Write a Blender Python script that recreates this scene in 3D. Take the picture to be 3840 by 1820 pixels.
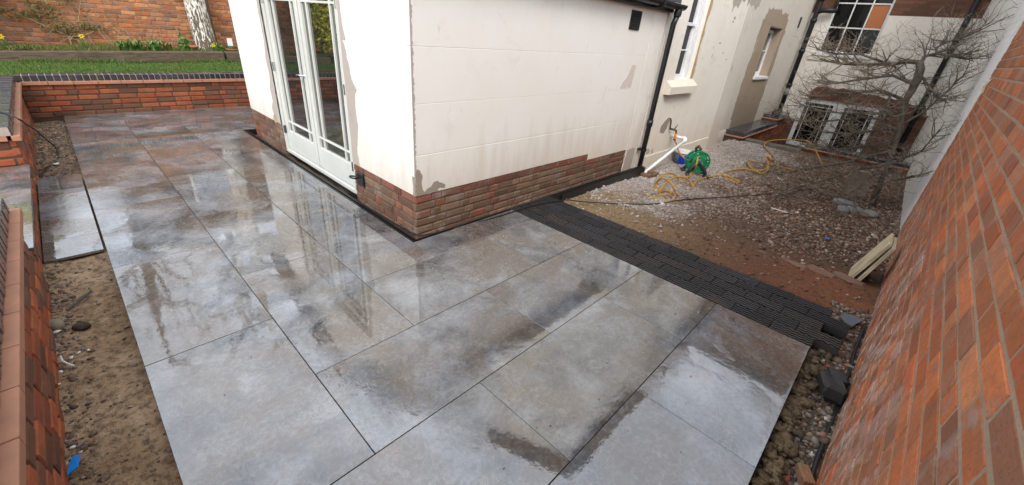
import bpy, math, random
import numpy as np
from mathutils import Matrix, Vector

for _o in list(bpy.data.objects):
    bpy.data.objects.remove(_o)
SC = bpy.context.scene
COL = SC.collection
rnd = random.Random(7)
R = math.radians

# ------------------------------------------------------------------ camera
cam = bpy.data.cameras.new('camera')
cam.sensor_width = 36.0
cam.lens = 36.0 * 1512.5 / 3840.0
cam.clip_start = 0.02
cam.clip_end = 500
camo = bpy.data.objects.new('camera', cam)
COL.objects.link(camo)
RC = np.array([[0.69340241, -0.71591556, 0.08159663],
               [-0.2855155, -0.37696329, -0.88112404],
               [0.66156935, 0.58767643, -0.46579224]])
CAM = np.array([0.0, 0.0, 1.667])
camo.matrix_world = Matrix(((RC[0][0], -RC[1][0], -RC[2][0], CAM[0]),
                            (RC[0][1], -RC[1][1], -RC[2][1], CAM[1]),
                            (RC[0][2], -RC[1][2], -RC[2][2], CAM[2]),
                            (0, 0, 0, 1)))
SC.camera = camo

# ------------------------------------------------------------------ sky and sun
SUN_EL, SUN_AZ = R(44), R(220)          # azimuth of the sun, measured from +X towards +Y
w = bpy.data.worlds.new('World')
SC.world = w
w.use_nodes = True
wn = w.node_tree.nodes
wl = w.node_tree.links
wn.clear()
sky = wn.new('ShaderNodeTexSky')
sky.sky_type = 'NISHITA'
sky.sun_disc = False
sky.sun_elevation = SUN_EL
sky.sun_rotation = math.pi / 2 - SUN_AZ
sky.dust_density = 3.0
sky.air_density = 1.0
sky.ozone_density = 1.0
hs = wn.new('ShaderNodeHueSaturation')
hs.inputs['Saturation'].default_value = 0.62
hs.inputs['Value'].default_value = 1.0
bg = wn.new('ShaderNodeBackground')
bg.inputs['Strength'].default_value = 0.15
wo = wn.new('ShaderNodeOutputWorld')
# thin even cloud over most of the sky, broken by soft noise
tcw = wn.new('ShaderNodeTexCoord')
cn = wn.new('ShaderNodeTexNoise')
cn.inputs['Scale'].default_value = 2.2
cn.inputs['Detail'].default_value = 6.0
cr = wn.new('ShaderNodeValToRGB')
cr.color_ramp.elements[0].position = 0.35
cr.color_ramp.elements[0].color = (0.45, 0.45, 0.45, 1)
cr.color_ramp.elements[1].position = 0.65
cr.color_ramp.elements[1].color = (0.8, 0.8, 0.8, 1)
cm = wn.new('ShaderNodeMix')
cm.data_type = 'RGBA'
cm.inputs[7].default_value = (5.65, 6.0, 6.45, 1)
wl.new(tcw.outputs['Generated'], cn.inputs['Vector'])
wl.new(cn.outputs[0], cr.inputs[0])
wl.new(cr.outputs[0], cm.inputs[0])
wl.new(sky.outputs[0], hs.inputs['Color'])
wl.new(hs.outputs[0], cm.inputs[6])
wl.new(cm.outputs[2], bg.inputs['Color'])
wl.new(bg.outputs[0], wo.inputs['Surface'])
sl = bpy.data.lights.new('sun', 'SUN')
sl.energy = 0.5
sl.angle = R(20)
sl.color = (1.0, 0.95, 0.87)
so = bpy.data.objects.new('sun', sl)
COL.objects.link(so)
sd = Vector((math.cos(SUN_EL) * math.cos(SUN_AZ), math.cos(SUN_EL) * math.sin(SUN_AZ), math.sin(SUN_EL)))
so.rotation_euler = sd.to_track_quat('Z', 'Y').to_euler()
SC.view_settings.view_transform = 'Standard'
SC.view_settings.look = 'None'
SC.view_settings.exposure = 1.38
SC.view_settings.gamma = 1.0
SC.cycles.max_bounces = 6
SC.cycles.diffuse_bounces = 3
SC.cycles.glossy_bounces = 3
SC.cycles.transmission_bounces = 4
SC.cycles.sample_clamp_indirect = 6.0

# ------------------------------------------------------------------ helpers: meshes
class MB:
    def __init__(s):
        s.v = []
        s.f = []

    def add(s, vs, fs):
        n = len(s.v)
        s.v.extend([tuple(p) for p in vs])
        s.f.extend([tuple(i + n for i in f) for f in fs])
        return s

    def box(s, x0, x1, y0, y1, z0, z1, b=0.0):
        if b <= 0:
            vs = [(x, y, z) for z in (z0, z1) for y in (y0, y1) for x in (x0, x1)]
            fs = [(0, 2, 3, 1), (4, 5, 7, 6), (0, 1, 5, 4), (2, 6, 7, 3), (0, 4, 6, 2), (1, 3, 7, 5)]
            return s.add(vs, fs)
        return s.add(*chamfer((x0 + x1) / 2, (y0 + y1) / 2, (z0 + z1) / 2, x1 - x0, y1 - y0, z1 - z0, b))

    def obox(s, c, size, m, b=0.0):
        """box with size, turned by 3x3 matrix m, centred at c"""
        t = MB().box(-size[0] / 2, size[0] / 2, -size[1] / 2, size[1] / 2, -size[2] / 2, size[2] / 2, b)
        m = np.array(m)
        return s.add([tuple(m @ np.array(p) + np.array(c)) for p in t.v], t.f)

    def tube(s, pts, rad, n=6, cap=True):
        pts = [np.array(p, float) for p in pts]
        if not hasattr(rad, '__len__'):
            rad = [rad] * len(pts)
        base = len(s.v)
        prev = None
        for i, p in enumerate(pts):
            a = pts[max(i - 1, 0)]
            b = pts[min(i + 1, len(pts) - 1)]
            t = b - a
            L = np.linalg.norm(t)
            t = t / L if L > 1e-9 else np.array([0, 0, 1.0])
            if prev is None:
                h = np.array([0, 0, 1.0]) if abs(t[2]) < .9 else np.array([1.0, 0, 0])
                u = np.cross(t, h)
            else:
                u = prev - t * (prev @ t)
            u /= max(np.linalg.norm(u), 1e-9)
            prev = u
            v = np.cross(t, u)
            for k in range(n):
                an = 2 * math.pi * k / n
                s.v.append(tuple(p + rad[i] * (math.cos(an) * u + math.sin(an) * v)))
        for i in range(len(pts) - 1):
            for k in range(n):
                k2 = (k + 1) % n
                s.f.append((base + i * n + k, base + i * n + k2, base + (i + 1) * n + k2, base + (i + 1) * n + k))
        if cap:
            s.f.append(tuple(base + k for k in range(n))[::-1])
            e = base + (len(pts) - 1) * n
            s.f.append(tuple(e + k for k in range(n)))
        return s

    def prism(s, poly, d):
        """poly: list of 3D points in one plane, extruded by vector d"""
        n = len(poly)
        b = len(s.v)
        s.v.extend([tuple(p) for p in poly])
        s.v.extend([(p[0] + d[0], p[1] + d[1], p[2] + d[2]) for p in poly])
        s.f.append(tuple(b + i for i in range(n))[::-1])
        s.f.append(tuple(b + n + i for i in range(n)))
        for i in range(n):
            j = (i + 1) % n
            s.f.append((b + i, b + j, b + n + j, b + n + i))
        return s

    def lathe(s, prof, n=20, c=(0, 0, 0), m=None):
        b = len(s.v)
        m = np.eye(3) if m is None else np.array(m)
        for r_, z_ in prof:
            for k in range(n):
                a = 2 * math.pi * k / n
                s.v.append(tuple(m @ np.array([r_ * math.cos(a), r_ * math.sin(a), z_]) + np.array(c)))
        for i in range(len(prof) - 1):
            for k in range(n):
                k2 = (k + 1) % n
                s.f.append((b + i * n + k, b + i * n + k2, b + (i + 1) * n + k2, b + (i + 1) * n + k))
        return s


def chamfer(cx, cy, cz, lx, ly, lz, b, jit=0.0, rg=None):
    """box with all edges cut: 24 vertices, 26 faces"""
    hx, hy, hz = lx / 2, ly / 2, lz / 2
    vs = []
    idx = {}
    for sx in (-1, 1):
        for sy in (-1, 1):
            for sz in (-1, 1):
                j = (lambda: rg.uniform(-jit, jit)) if rg else (lambda: 0)
                for ax in range(3):
                    p = [sx * (hx - b), sy * (hy - b), sz * (hz - b)]
                    p[ax] = (sx * hx, sy * hy, sz * hz)[ax]
                    idx[(sx, sy, sz, ax)] = len(vs)
                    vs.append((cx + p[0] + j(), cy + p[1] + j(), cz + p[2] + j()))
    fs = []
    for ax in range(3):
        o1, o2 = [a for a in range(3) if a != ax]
        for s_ in (-1, 1):
            q = []
            for a_, b_ in ((-1, -1), (1, -1), (1, 1), (-1, 1)):
                k = [0, 0, 0]
                k[ax] = s_
                k[o1] = a_
                k[o2] = b_
                q.append(idx[(k[0], k[1], k[2], ax)])
            fs.append(tuple(q) if (s_ > 0) == (ax != 1) else tuple(q[::-1]))
    for ax in range(3):                       # edges along ax
        o1, o2 = [a for a in range(3) if a != ax]
        for a_ in (-1, 1):
            for b_ in (-1, 1):
                k1 = [0, 0, 0]
                k1[o1] = a_
                k1[o2] = b_
                k2 = list(k1)
                k1[ax] = -1
                k2[ax] = 1
                q = (idx[(*k1, o1)], idx[(*k2, o1)], idx[(*k2, o2)], idx[(*k1, o2)])
                flip = (a_ * b_ > 0) != (ax == 1)
                fs.append(q if flip else q[::-1])
    for sx in (-1, 1):
        for sy in (-1, 1):
            for sz in (-1, 1):
                q = tuple(idx[(sx, sy, sz, a)] for a in range(3))
                fs.append(q if sx * sy * sz > 0 else q[::-1])
    return vs, fs


def fast_mesh(name, V, F):
    """V (n,3) array, F (m,k) array of equal faces"""
    me = bpy.data.meshes.new(name)
    V = np.asarray(V, np.float32)
    F = np.asarray(F, np.int32)
    k = F.shape[1]
    me.vertices.add(len(V))
    me.vertices.foreach_set('co', V.ravel())
    me.loops.add(F.size)
    me.loops.foreach_set('vertex_index', F.ravel())
    me.polygons.add(len(F))
    me.polygons.foreach_set('loop_start', np.arange(0, F.size, k, dtype=np.int32))
    me.update(calc_edges=True)
    me.validate()
    return me


WPOS = {}


def mesh_of(name, src, smooth=False):
    if isinstance(src, MB):
        me = bpy.data.meshes.new(name)
        me.from_pydata(src.v, [], src.f)
        me.update()
    else:
        me = src
    if smooth:
        me.polygons.foreach_set('use_smooth', [True] * len(me.polygons))
    return me


def ob(name, src, mat=None, parent=None, loc=(0, 0, 0), m3=None, smooth=False, label=None, cat=None, group=None, kind=None):
    me = mesh_of(name, src, smooth)
    if mat is not None and not me.materials:
        me.materials.append(mat)
    o = bpy.data.objects.new(name, me)
    COL.objects.link(o)
    p = WPOS[parent.name] if parent is not None else (0, 0, 0)
    if parent is not None:
        o.parent = parent
    L = Vector((loc[0] - p[0], loc[1] - p[1], loc[2] - p[2]))
    if m3 is not None:
        mm = Matrix([list(r) for r in np.array(m3)]).to_4x4()
        mm.translation = L
        o.matrix_basis = mm
    else:
        o.location = L
    WPOS[o.name] = tuple(loc)
    tag(o, label, cat, group, kind)
    return o


def tag(o, label=None, cat=None, group=None, kind=None):
    if label:
        o['label'] = label
    if cat:
        o['category'] = cat
    if group:
        o['group'] = group
    if kind:
        o['kind'] = kind
    return o


def thing(name, loc, label, cat, group=None, kind=None):
    o = bpy.data.objects.new(name, None)
    o.empty_display_size = 0.1
    COL.objects.link(o)
    o.location = loc
    WPOS[o.name] = tuple(loc)
    return tag(o, label, cat, group, kind)


# ------------------------------------------------------------------ helpers: materials
class NT:
    def __init__(s, name):
        s.m = bpy.data.materials.new(name)
        s.m.use_nodes = True
        s.t = s.m.node_tree
        s.t.nodes.clear()
        s.out = s.t.nodes.new('ShaderNodeOutputMaterial')
        s.b = s.t.nodes.new('ShaderNodeBsdfPrincipled')
        s.t.links.new(s.b.outputs[0], s.out.inputs[0])

    def n(s, ty, **kw):
        x = s.t.nodes.new(ty)
        for k, v in kw.items():
            setattr(x, k, v)
        return x

    def l(s, a, b):
        if hasattr(a, 'is_output') or hasattr(a, 'links'):
            s.t.links.new(a, b)
        else:
            try:
                b.default_value = a
            except Exception:
                b.default_value = (*a, 1.0) if len(a) == 3 else a

    def obj(s):
        return s.n('ShaderNodeTexCoord').outputs['Object']

    def pos(s):
        return s.n('ShaderNodeNewGeometry').outputs['Position']

    def rand(s):
        """a number that differs between objects and between loose pieces of one mesh"""
        a = s.n('ShaderNodeObjectInfo').outputs['Random']
        b = s.n('ShaderNodeNewGeometry').outputs['Random Per Island']
        c = s.math('ADD', a, b)
        return s.math('FRACT', s.math('MULTIPLY', c, 7.13))

    def math(s, op, a, b=0.0, c=None):
        x = s.n('ShaderNodeMath', operation=op)
        s.l(a, x.inputs[0])
        s.l(b, x.inputs[1])
        if c is not None:
            s.l(c, x.inputs[2])
        return x.outputs[0]

    def vec(s, op, a, b):
        x = s.n('ShaderNodeVectorMath', operation=op)
        s.l(a, x.inputs[0])
        s.l(b, x.inputs[1])
        return x.outputs[0]

    def scale(s, v, k):
        x = s.n('ShaderNodeMapping')
        s.l(v, x.inputs[0])
        x.inputs['Scale'].default_value = k
        return x.outputs[0]

    def noise(s, v, sc, det=4.0, rough=0.55, dist=0.0):
        x = s.n('ShaderNodeTexNoise')
        s.l(v, x.inputs['Vector'])
        x.inputs['Scale'].default_value = sc
        x.inputs['Detail'].default_value = det
        x.inputs['Roughness'].default_value = rough
        x.inputs['Distortion'].default_value = dist
        return x.outputs[0]

    def vor(s, v, sc, feat='F1', rnd_=1.0):
        x = s.n('ShaderNodeTexVoronoi', feature=feat)
        s.l(v, x.inputs['Vector'])
        x.inputs['Scale'].default_value = sc
        x.inputs['Randomness'].default_value = rnd_
        return x.outputs[0]

    def ramp(s, f, stops, const=False):
        x = s.n('ShaderNodeValToRGB')
        e = x.color_ramp.elements
        x.color_ramp.interpolation = 'CONSTANT' if const else 'LINEAR'
        while len(e) < len(stops):
            e.new(0.5)
        for i, (p, c) in enumerate(stops):
            e[i].position = p
            c = (c, c, c) if not hasattr(c, '__len__') else c
            e[i].color = (*c, 1.0)
        s.l(f, x.inputs[0])
        return x.outputs[0]

    def mix(s, f, a, b, mode='MIX'):
        x = s.n('ShaderNodeMix', data_type='RGBA', blend_type=mode)
        s.l(f, x.inputs[0])
        s.l(a, x.inputs[6])
        s.l(b, x.inputs[7])
        return x.outputs[2]

    def bump(s, h, st=0.3, d=0.01, nrm=None):
        x = s.n('ShaderNodeBump')
        x.inputs['Strength'].default_value = st
        x.inputs['Distance'].default_value = d
        s.l(h, x.inputs['Height'])
        if nrm is not None:
            s.l(nrm, x.inputs['Normal'])
        return x.outputs[0]

    def set(s, col=None, rough=None, nrm=None, spec=None, metal=None, ior=None, coat=None, trans=None):
        for k, v in (('Base Color', col), ('Roughness', rough), ('Normal', nrm), ('Specular IOR Level', spec),
                     ('Metallic', metal), ('IOR', ior), ('Coat Weight', coat), ('Transmission Weight', trans)):
            if v is not None:
                s.l(v, s.b.inputs[k])
        return s.m


def plain(name, col, rough=0.6, var=0.12, sc=30, bump=0.15, spec=0.4, metal=0.0):
    """one colour with grain, small dirt and fine relief"""
    t = NT(name)
    p = t.obj()
    f = t.noise(p, sc, 5)
    g = t.noise(p, sc * 0.12, 3)
    c = t.mix(f, [x * (1 - var * 1.6) for x in col], [min(1, x * (1 + var)) for x in col])
    c = t.mix(t.math('MULTIPLY', t.ramp(g, [(0.45, 0), (0.75, 1)]), 0.25), c, [x * 0.6 for x in col])
    return t.set(c, t.ramp(f, [(0.3, max(rough - .12, .03)), (0.8, min(rough + .1, 1))]), t.bump(f, bump, 0.004), spec, metal)


def brick_mat(name, pal, grime=(0.05, 0.045, 0.04), gk=0.5, bloom=None, rough=0.85, algae=0.0, lowbloom=None):
    t = NT(name)
    r = t.rand()
    p = t.pos()
    n = len(pal)
    c = t.ramp(r, [(i / n, pal[i]) for i in range(n)], const=True)
    sh = t.math('MULTIPLY_ADD', t.math('FRACT', t.math('MULTIPLY', r, 37.7)), 0.5, 0.72)
    c = t.mix(1.0, c, t.n('ShaderNodeCombineColor').outputs[0], 'MULTIPLY') if False else c
    x = t.n('ShaderNodeVectorMath', operation='SCALE')
    t.l(c, x.inputs[0])
    t.l(sh, x.inputs[3])
    c = x.outputs[0]
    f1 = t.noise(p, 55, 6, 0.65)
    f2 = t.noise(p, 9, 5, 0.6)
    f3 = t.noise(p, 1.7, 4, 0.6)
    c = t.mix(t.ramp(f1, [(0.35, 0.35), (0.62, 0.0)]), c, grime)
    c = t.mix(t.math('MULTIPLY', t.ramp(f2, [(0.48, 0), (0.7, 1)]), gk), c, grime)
    if lowbloom:
        mud = t.noise(t.scale(p, (2.2, 2.2, 1.2)), 1.1, 8, 0.7, 0.6)
        c = t.mix(t.ramp(mud, [(0.46, 0), (0.62, 0.6)]), c, (0.20, 0.10, 0.058))
        c = t.mix(t.ramp(t.noise(p, 130, 3), [(0.62, 0), (0.7, 0.6)]), c, (0.06, 0.035, 0.025))
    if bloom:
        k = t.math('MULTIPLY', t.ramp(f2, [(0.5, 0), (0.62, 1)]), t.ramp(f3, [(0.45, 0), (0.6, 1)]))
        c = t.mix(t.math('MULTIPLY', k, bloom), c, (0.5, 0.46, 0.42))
    if lowbloom:
        z = t.n('ShaderNodeSeparateXYZ')
        t.l(p, z.inputs[0])
        zz = t.math('ADD', z.outputs[2], t.math('MULTIPLY', t.math('SUBTRACT', f3, 0.5), 1.3))
        low = t.ramp(zz, [(lowbloom * 0.55, 1), (lowbloom, 0)])
        st = t.noise(t.scale(p, (4.5, 4.5, 3.0)), 1.6, 7, 0.72)
        k = t.math('MULTIPLY', low, t.ramp(st, [(0.48, 0), (0.56, 1)]))
        c = t.mix(t.math('MULTIPLY', k, 0.75), c, (0.47, 0.33, 0.275))
        st2 = t.noise(t.scale(p, (3.5, 3.5, 2.5)), 2.1, 7, 0.72)
        k = t.math('MULTIPLY', low, t.ramp(st2, [(0.52, 0), (0.6, 1)]))
        c = t.mix(t.math('MULTIPLY', k, 0.6), c, (0.14, 0.075, 0.042))
        al = t.math('MULTIPLY', low, t.ramp(t.noise(p, 3.1, 5, .65), [(0.56, 0), (0.66, 1)]))
        c = t.mix(t.math('MULTIPLY', al, 0.6), c, (0.10, 0.11, 0.035))
    h = t.math('ADD', f1, t.math('MULTIPLY', f2, 1.2))
    return t.set(c, rough, t.bump(h, 0.55, 0.006), 0.3)


def mortar_mat(name, col, k=0.25):
    t = NT(name)
    p = t.pos()
    f = t.noise(p, 90, 5, 0.7)
    g = t.noise(p, 5, 4)
    c = t.mix(f, [x * (1 - k) for x in col], [x * (1 + k) for x in col])
    c = t.mix(t.math('MULTIPLY', t.ramp(g, [(0.45, 0), (0.7, 1)]), 0.4), c, [x * 0.55 for x in col])
    return t.set(c, 0.95, t.bump(f, 0.5, 0.005), 0.2)


M = {}
M['mortar_pale'] = mortar_mat('mortar_pale', (0.33, 0.235, 0.165), 0.4)
M['mortar_brown'] = mortar_mat('mortar_brown', (0.15, 0.105, 0.075))
M['mortar_tan'] = mortar_mat('mortar_tan', (0.30, 0.22, 0.17))
M['mortar_dark'] = mortar_mat('mortar_dark', (0.10, 0.065, 0.045))
M['mortar_pink'] = mortar_mat('mortar_pink', (0.42, 0.34, 0.29))
M['old_brick'] = brick_mat('old_brick', [(0.45, 0.115, 0.040), (0.49, 0.145, 0.050), (0.36, 0.095, 0.042), (0.48, 0.17, 0.068), (0.30, 0.115, 0.06),
                                          (0.46, 0.128, 0.044), (0.36, 0.145, 0.078), (0.49, 0.15, 0.056)], (0.13, 0.065, 0.04), 0.5, bloom=0.25, lowbloom=0.70)
M['plinth_brick'] = brick_mat('plinth_brick', [(0.185, 0.11, 0.07), (0.215, 0.135, 0.085), (0.16, 0.095, 0.062), (0.22, 0.10, 0.065), (0.20, 0.125, 0.08),
                                                (0.23, 0.082, 0.05), (0.18, 0.115, 0.077)], (0.085, 0.05, 0.034), 0.75, bloom=0.3)
M['plinth_red'] = brick_mat('plinth_red', [(0.18, 0.072, 0.048), (0.20, 0.082, 0.058), (0.17, 0.085, 0.06), (0.21, 0.07, 0.046)], (0.12, 0.05, 0.035), 0.5, bloom=0.3)
M['blend_brick'] = brick_mat('blend_brick', [(0.38, 0.10, 0.04), (0.16, 0.075, 0.043), (0.36, 0.09, 0.036), (0.19, 0.08, 0.045), (0.38, 0.112, 0.046),
                                              (0.165, 0.072, 0.042), (0.28, 0.075, 0.035)], (0.11, 0.05, 0.032), 0.45)
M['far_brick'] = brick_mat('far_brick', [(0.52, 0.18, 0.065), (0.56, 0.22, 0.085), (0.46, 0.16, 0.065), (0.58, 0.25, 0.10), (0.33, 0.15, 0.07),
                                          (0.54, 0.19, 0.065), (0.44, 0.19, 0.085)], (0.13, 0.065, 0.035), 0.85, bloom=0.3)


def make_tile():
    t = NT('porcelain_slab')
    p0 = t.obj()
    r = t.n('ShaderNodeObjectInfo').outputs['Random']
    off = t.n('ShaderNodeCombineXYZ')
    t.l(t.math('MULTIPLY', r, 91.0), off.inputs[0])
    t.l(t.math('MULTIPLY', r, 57.0), off.inputs[1])
    p = t.vec('ADD', p0, off.outputs[0])
    a = t.noise(p, 1.9, 9, 0.66, 0.5)
    b = t.noise(t.vec('ADD', p, (11, 3, 0)), 3.4, 10, 0.72, 0.8)
    g = t.noise(p, 42, 8, 0.74, 0.3)
    d = t.noise(t.vec('ADD', p, (5, 31, 0)), 1.5, 7, 0.64, 0.6)
    lace = t.math('ABSOLUTE', t.math('SUBTRACT', t.noise(t.vec('ADD', p, (2, 17, 0)), 11, 9, 0.72, 1.3), 0.5))
    c = t.ramp(a, [(0.37, (0.038, 0.038, 0.040)), (0.46, (0.092, 0.092, 0.095)), (0.55, (0.165, 0.168, 0.174)), (0.66, (0.255, 0.258, 0.265))])
    c = t.mix(t.math('MULTIPLY', t.ramp(d, [(0.46, 0), (0.57, 1)]), 0.85), c, (0.112, 0.084, 0.060))
    c = t.mix(t.math('MULTIPLY', t.ramp(b, [(0.55, 0), (0.72, 1)]), 0.5), c, (0.235, 0.24, 0.25))
    c = t.mix(t.math('MULTIPLY', t.ramp(b, [(0.30, 1), (0.45, 0)]), 0.5), c, (0.042, 0.041, 0.043))
    c = t.mix(t.math('MULTIPLY', t.ramp(t.noise(t.vec('ADD', p, (71, 9, 0)), 4.2, 6, .68), [(0.58, 0), (0.70, 1)]), 0.5), c, (0.19, 0.115, 0.066))
    c = t.mix(t.math('MULTIPLY', t.ramp(lace, [(0.0, 1), (0.045, 0)]), t.ramp(b, [(0.42, 0.08), (0.62, 0.38)])), c, (0.33, 0.33, 0.325))
    c = t.mix(t.ramp(g, [(0.36, 0.34), (0.52, 0.0)]), c, (0.045, 0.045, 0.048))
    c = t.mix(t.ramp(g, [(0.54, 0.0), (0.70, 0.3)]), c, (0.32, 0.32, 0.325))
    # standing water film: mirror-smooth where it pools, satin where it has drained
    P = t.pos()
    wf = t.noise(P, 1.15, 9, 0.6, 0.35)
    pool = t.ramp(wf, [(0.43, 0), (0.465, 1)])
    rough = t.mix(pool, (0.17, 0.17, 0.17), (0.016, 0.016, 0.016))
    rip = t.noise(P, 30, 3, 0.55)
    rip2 = t.noise(P, 5, 2, 0.5)
    hgt = t.math('ADD', t.math('MULTIPLY', rip, t.math('MULTIPLY_ADD', pool, -0.75, 1.0)), t.math('MULTIPLY', rip2, 0.8))
    return t.set(c, rough, t.bump(hgt, 0.13, 0.006), 0.5, ior=2.15)


M['tile'] = make_tile()
M['tile_edge'] = plain('slab_edge', (0.20, 0.20, 0.205), 0.6)
M['bed'] = plain('bedding_mortar', (0.05, 0.047, 0.042), 0.95, 0.3, 60, 0.5)


def make_sett():
    t = NT('black_sett')
    p = t.obj()
    r = t.rand()
    # pressed zigzag ribs across the top
    sx = t.n('ShaderNodeSeparateXYZ')
    t.l(p, sx.inputs[0])
    zig = t.math('PINGPONG', t.math('ADD', sx.outputs[1], t.math('MULTIPLY_ADD', r, 0.1, 5.0)), 0.024)
    wob = t.math('MULTIPLY', t.noise(t.pos(), 18, 2), 0.02)
    ph = t.math('ADD', t.math('ADD', sx.outputs[0], wob), t.math('MULTIPLY', zig, 0.42))
    rib = t.math('PINGPONG', t.math('ADD', ph, 5.0), 0.0145)
    rib = t.math('MULTIPLY', rib, 1 / 0.0145)
    rib = t.ramp(rib, [(0.2, 0), (0.5, 1)])
    n = t.noise(p, 40, 6, .7)
    up = t.n('ShaderNodeSeparateXYZ')
    t.l(t.n('ShaderNodeNewGeometry').outputs['True Normal'], up.inputs[0])
    rib = t.math('MAXIMUM', rib, t.ramp(up.outputs[2], [(0.5, 1), (0.8, 0)]))
    rr = t.ramp(r, [(0, (0.03, 0.029, 0.03)), (0.55, (0.042, 0.04, 0.04)), (0.85, (0.062, 0.05, 0.042)), (1, (0.04, 0.046, 0.055))])
    c = t.mix(rib, (0.002, 0.002, 0.002), rr)  # near-black grooves: shade between the ribs put into the colour
    d = t.noise(t.pos(), 3.0, 6, .7)
    c = t.mix(t.ramp(d, [(0.6, 0), (0.72, 0.45)]), c, (0.14, 0.075, 0.04))
    return t.set(c, t.ramp(n, [(0.3, 0.5), (0.7, 0.7)]), t.bump(t.math('ADD', rib, t.math('MULTIPLY', n, 0.4)), 1.0, 0.008), t.math('MULTIPLY', rib, 0.3))


M['sett'] = make_sett()


def make_render_mat(name, base, dirt, warm=0.25, stain=0.5, low=None):
    t = NT(name)
    p = t.pos()
    a = t.noise(p, 1.3, 6, 0.6)
    s_ = t.noise(t.scale(p, (7, 7, 1.1)), 1.0, 6, 0.68)
    g = t.noise(p, 70, 4)
    m_ = t.noise(p, 4.2, 7, 0.7, 0.6)
    c = t.mix(t.ramp(a, [(0.38, 0), (0.66, warm)]), base, [base[0] * .93, base[1] * .89, base[2] * .82])
    c = t.mix(t.math('MULTIPLY', t.ramp(s_, [(0.53, 0), (0.72, 1)]), stain * .28), c, dirt)
    c = t.mix(t.math('MULTIPLY', t.ramp(m_, [(0.57, 0), (0.74, 1)]), stain), c, dirt)
    c = t.mix(t.math('MULTIPLY', t.ramp(t.noise(t.scale(p, (18, 18, 5)), 1.3, 4, .6), [(0.68, 0), (0.76, 1)]), stain), c, (0.40, 0.28, 0.17))
    if low:
        z = t.n('ShaderNodeSeparateXYZ')
        t.l(p, z.inputs[0])
        zz = t.math('ADD', z.outputs[2], t.math('MULTIPLY', t.math('SUBTRACT', s_, 0.5), 1.2))
        k = t.ramp(zz, [(low[0], 1), (low[1], 0)])
        c = t.mix(t.math('MULTIPLY', k, low[2]), c, dirt)
    h = t.math('ADD', t.math('MULTIPLY', g, 0.3), m_)
    return t.set(c, 0.72, t.bump(h, 0.16, 0.008), 0.3)


M['cream'] = make_render_mat('cream_render', (0.80, 0.785, 0.74), (0.58, 0.495, 0.395), 0.35, 0.34, (0.28, 0.80, 0.62))
M['cream2'] = make_render_mat('weathered_render', (0.80, 0.77, 0.70), (0.54, 0.45, 0.34), 0.5, 0.5, (-0.1, 0.6, 0.5))
M['cream_grey'] = make_render_mat('greyed_render', (0.65, 0.61, 0.55), (0.45, 0.38, 0.30), 0.5, 0.6, (-0.1, 0.6, 0.5))
M['stone'] = make_render_mat('bare_stone', (0.37, 0.295, 0.225), (0.20, 0.15, 0.11), 0.6, 0.6, (-0.2, 0.9, 0.6))
M['cement'] = make_render_mat('bare_cement', (0.42, 0.37, 0.33), (0.30, 0.25, 0.21), 0.5, 0.5)
M['cement_dark'] = make_render_mat('dark_cement', (0.30, 0.255, 0.21), (0.20, 0.155, 0.115), 0.5, 0.5)
M['pinkish'] = make_render_mat('pink_filler', (0.66, 0.575, 0.53), (0.55, 0.47, 0.42), 0.4, 0.2)
M['ochre_edge'] = make_render_mat('ochre_filler', (0.46, 0.33, 0.17), (0.33, 0.23, 0.12), 0.4, 0.4)
M['old_cream'] = make_render_mat('old_cream_paint', (0.72, 0.67, 0.575), (0.56, 0.46, 0.34), 0.4, 0.35)


def make_painted_brick(name, paint, brick, edge=None):
    t = NT(name)
    p = t.pos()
    sx = t.n('ShaderNodeSeparateXYZ')
    t.l(p, sx.inputs[0])
    q = t.n('ShaderNodeCombineXYZ')
    t.l(t.math('ADD', sx.outputs[0], sx.outputs[1]), q.inputs[0])
    t.l(sx.outputs[2], q.inputs[1])
    b = t.n('ShaderNodeTexBrick')
    t.l(q.outputs[0], b.inputs['Vector'])
    b.inputs['Scale'].default_value = 1.0
    b.inputs['Brick Width'].default_value = 0.225
    b.inputs['Row Height'].default_value = 0.075
    b.inputs['Mortar Size'].default_value = 0.006
    b.inputs['Mortar Smooth'].default_value = 0.5
    b.inputs['Color1'].default_value = (*brick, 1)
    b.inputs['Color2'].default_value = (brick[0] * 0.55, brick[1] * 0.6, brick[2] * 0.65, 1)
    b.inputs['Mortar'].default_value = (brick[0] * 0.6, brick[1] * 0.75, brick[2] * 0.85, 1)
    n = t.noise(p, 3.2, 7, 0.7, 0.5)
    n2 = t.noise(p, 30, 5)
    if paint is None:
        c = t.mix(t.ramp(n, [(0.5, 0), (0.75, 0.5)]), b.outputs[0], [x * 0.5 for x in brick])
    else:
        c = t.mix(t.ramp(n, [(0.42, 0.0), (0.75, 0.6)]), paint, [paint[0] * .78, paint[1] * .72, paint[2] * .66])
        if edge:
            c = t.mix(t.ramp(n, [(edge, 0), (edge + 0.02, 1)]), c, b.outputs[0])
    h = t.math('ADD', t.math('MULTIPLY', b.outputs[1], -1.0), t.math('MULTIPLY', n2, 0.25))
    return t.set(c, 0.8, t.bump(h, 0.5, 0.008), 0.3)


M['paint_brick'] = make_painted_brick('cream_painted_brick', (0.74, 0.70, 0.63), (0.20, 0.085, 0.05), edge=0.72)
M['brown_brick'] = make_painted_brick('brown_far_brick', None, (0.165, 0.075, 0.045))
M['white_brick'] = make_painted_brick('white_painted_brick', (0.72, 0.72, 0.71), (0.4, 0.35, 0.3))
M['house_brick'] = make_painted_brick('neighbour_brick', None, (0.20, 0.105, 0.065))
M['slate_roof'] = plain('slate_roof', (0.075, 0.075, 0.085), 0.6)

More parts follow.
